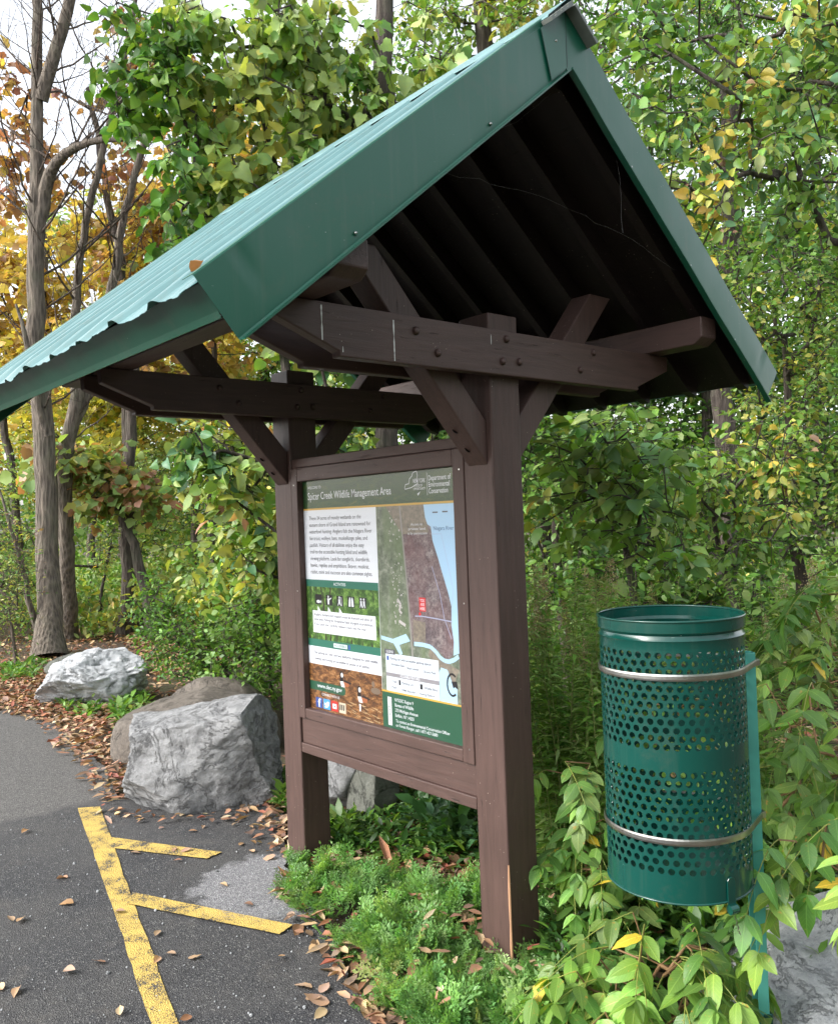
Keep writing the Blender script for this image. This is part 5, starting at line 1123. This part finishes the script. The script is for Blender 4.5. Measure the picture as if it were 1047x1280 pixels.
for poly_, n in (([(60, 872), (120, 870), (125, 905), (90, 898)], 40), ([(140, 890), (185, 870), (170, 930), (150, 920)], 60), ([(335, 985), (362, 975), (362, 1020), (345, 1015)], 26), ([(0, 838), (60, 830), (40, 850), (0, 855)], 60), ([(190, 830), (345, 860), (350, 900), (300, 860)], 60), ([(412, 1040), (445, 1035), (450, 1068), (416, 1072)], 40)):
    herb(M, inside(gp(poly_), n), 9, .055, .024, 'ovate', [(G1, 4), (G2, 5), (LG, 1)], .06)
o = link('herbs', M.mesh('herbs'), LEAF); tag(o, 'low green herbs sprouting from the litter', None, None, 'stuff')
LT = [((.24, .12, .075), 4), ((.30, .18, .12), 4), ((.36, .25, .17), 3), ((.27, .09, .06), 1.4), ((.44, .34, .24), 1.6), ((.13, .085, .06), 2.5)]
def litter(M, poly_, n, ll=.062, p=LT, z=.012, raw=False):
    XY = poly_ if raw else inside(poly_, n); n = len(XY); P_ = np.column_stack([XY, z + rng.random(n) * .025]); an = rng.uniform(0, 6.3, n); ax = np.stack([np.cos(an), np.sin(an), rng.normal(0, .22, n)], 1)
    leaves(M, P_, ax, np.array([0, 0, 1.]) + rng.normal(0, .26, (n, 3)), ll * rng.lognormal(0, .3, n), ll * .52 * rng.lognormal(0, .25, n), 'ovate', pal(p, n), .2, 0, .15)
M = MA()
litter(M, gp([(-60, 838), (60, 842), (180, 850), (180, 930), (150, 985), (118, 945), (60, 905), (-60, 880)]), 3600, .058)
litter(M, gp([(150, 800), (260, 755), (330, 850), (200, 850)]), 2200, .065, [((.35, .22, .12), 4), ((.45, .33, .2), 3), ((.25, .14, .08), 3)])
litter(M, gp([(0, 800), (240, 765), (340, 870), (340, 905), (180, 865), (0, 850)]), 2600)
litter(M, gp([(40, 905), (120, 935), (150, 990), (120, 1000), (90, 950)]), 130)
litter(M, gp([(330, 960), (365, 950), (362, 1075), (345, 1060), (325, 1010)]), 130)
litter(M, gp([(410, 1040), (600, 990), (620, 1110), (380, 1090)]), 650)
litter(M, cov, 420, .045)
litter(M, gp([(500, 1130), (700, 1150), (750, 1290), (520, 1290)]), 45, .05, z=.07)
litter(M, gp([(400, 1000), (1047, 800), (1300, 1000), (1200, 1400), (700, 1300), (600, 1110)]), 3000, .06)
litter(M, gp([(250, 1012), (350, 1005), (362, 1080), (335, 1075), (300, 1040)]), 55, .05)
litter(M, gp([(355, 1100), (380, 1140), (470, 1230), (500, 1290), (460, 1290), (415, 1230), (372, 1160), (345, 1120)]), 85, .055)
for (u, v, d, rx, ry, n) in ((249, 950, 4.72, .47, .36, 150), (240, 905, 5.75, .5, .42, 160), (113, 850, 7.55, .52, .42, 220), (436, 990, 4.62, .27, .3, 60), (462, 985, 4.55, .2, .3, 50)):
    c_ = spot(u, v, d)[:2]; th = rng.uniform(0, 6.3, n); rr_ = rng.normal(1.03, .07, n)[:, None]; lx, ly = np.array([math.cos(LAT), math.sin(LAT)]), np.array([-math.sin(LAT), math.cos(LAT)])
    litter(M, c_ + rr_ * (np.cos(th)[:, None] * rx * lx + np.sin(th)[:, None] * ry * ly), n, .045, raw=True)
o = link('leaf_litter', M.mesh('leaf_litter'), DRY); tag(o, 'red brown fallen leaves matted along the asphalt edge and forest floor', None, None, 'stuff')
# separate leaves on the asphalt
fl = [(84, 1101, 'l'), (17, 1155, 'l'), (30, 1150, 'l'), (80, 1217, 'l'), (25, 1238, 'l'), (3, 1242, 'l'), (132, 1207, 'l'), (92, 1133, 'l'), (35, 1040, 'l'), (209, 1195, 'm'), (200, 1200, 'm'), (235, 1202, 'm'), (162, 1069, 'm'), (219, 1063, 'm'), (226, 1068, 'm'), (240, 1275, 'm'), (150, 1274, 'l'), (228, 1078, 'm'), (275, 1108, 'm'), (305, 1133, 'm'), (144, 1143, 'm'), (199, 1167, 'm'), (355, 1198, 'm'),
      (390, 1194, 'r'), (402, 1198, 'r'), (410, 1216, 'r'), (390, 1240, 'r'), (400, 1246, 'r'), (412, 1258, 'r'), (408, 1266, 'r'), (383, 1251, 'r'), (455, 1274, 'r'), (432, 1238, 'r'), (375, 1160, 'r'), (290, 1035, 't'), (260, 1020, 't'), (236, 1042, 't'), (300, 1060, 't'), (318, 1068, 't'), (199, 1039, 't'), (255, 1035, 't')]
lbs = {'l': 'tan leaf left of the long yellow line', 'm': 'small brown leaf on the asphalt', 'r': 'large reddish brown leaf beside the green ground cover', 't': 'brown leaf in front of the big grey boulder'}
for u, v, kd in fl:
    M = MA(); g_ = gspot(u, v); ll = {'l': .055, 'm': .046, 'r': .07, 't': .04}[kd] * rng.uniform(.8, 1.15); an = rng.uniform(0, 6.3)
    leaves(M, np.array([[0, 0, 0.]]), np.array([[math.cos(an), math.sin(an), .05]]), np.array([[rng.normal(0, .18), rng.normal(0, .18), 1.]]), ll, ll * .55, 'fine', pal([((.33, .22, .15), 3), ((.25, .14, .09), 2), ((.45, .34, .23), 1)], 1), .12, .05, .12)
    o = link('fallen_leaf', M.mesh('fallen_leaf'), DRY); o.location = (g_[0], g_[1], .012); tag(o, lbs[kd] + {'l': ', near the crossing hatch strokes' if v < 1160 else ', close to the bottom of the photo', 'm': ' above the lower stroke' if v < 1140 else ' below the lower stroke', 'r': ' near its far end' if v < 1220 else ' near the bottom of the photo', 't': ' on the left' if u < 262 else ' on the right'}[kd], 'leaf', 'single fallen leaves on the asphalt')
M = MA(); leaves(M, np.array([[0, 0, 0.]]), np.array([[.7, .5, .45]]), np.array([[-.2, -.6, .8]]), .042, .024, 'fine', np.array([[.40, .17, .07]]), .6, .1, .4)
o = link('fallen_leaf', M.mesh('fallen_leaf'), DRY); o.location = (.22, -1.19, zr(1.19) + .016); tag(o, 'folded orange leaf caught on the green roof near the lower left corner', 'leaf')
# grit along the asphalt
bm = new(); r = random.Random(3)
for i in range(260):
    u, v = r.uniform(0, 460), r.uniform(1015, 1280); g_ = gspot(u, v); s_ = r.uniform(.0015, .0042) * (2 if r.random() < .06 else 1); bmesh.ops.create_icosphere(bm, subdivisions=1, radius=s_, matrix=Matrix.Translation((g_[0], g_[1], .006)))
o = wb('grit', bm, RW); tag(o, 'loose pale grit scattered on the asphalt', None, None, 'stuff')
# cobweb threads under the gable
M = MA(); web = empty('cobweb', (.33, 0, 2.6), 'thin cobweb threads stretched across the open gable', 'cobweb')
for P_ in ([(.35, -.62, 2.43), (.34, -.1, 2.46), (.35, .30, 2.42), (.36, .58, 2.34)], [(.35, -.42, 2.6), (.3, -.2, 2.64), (.33, -.02, 2.8)], [(.35, .28, 2.66), (.34, .33, 2.5), (.35, .30, 2.42)]):
    q, rr_ = wig(P_, [.00018] * len(P_), .06, .004, 3); tube(M, q, rr_, 3)
k = NM('silk'); k.col((.3, .3, .3)); link('thread', M.mesh('thread'), k.m, web)
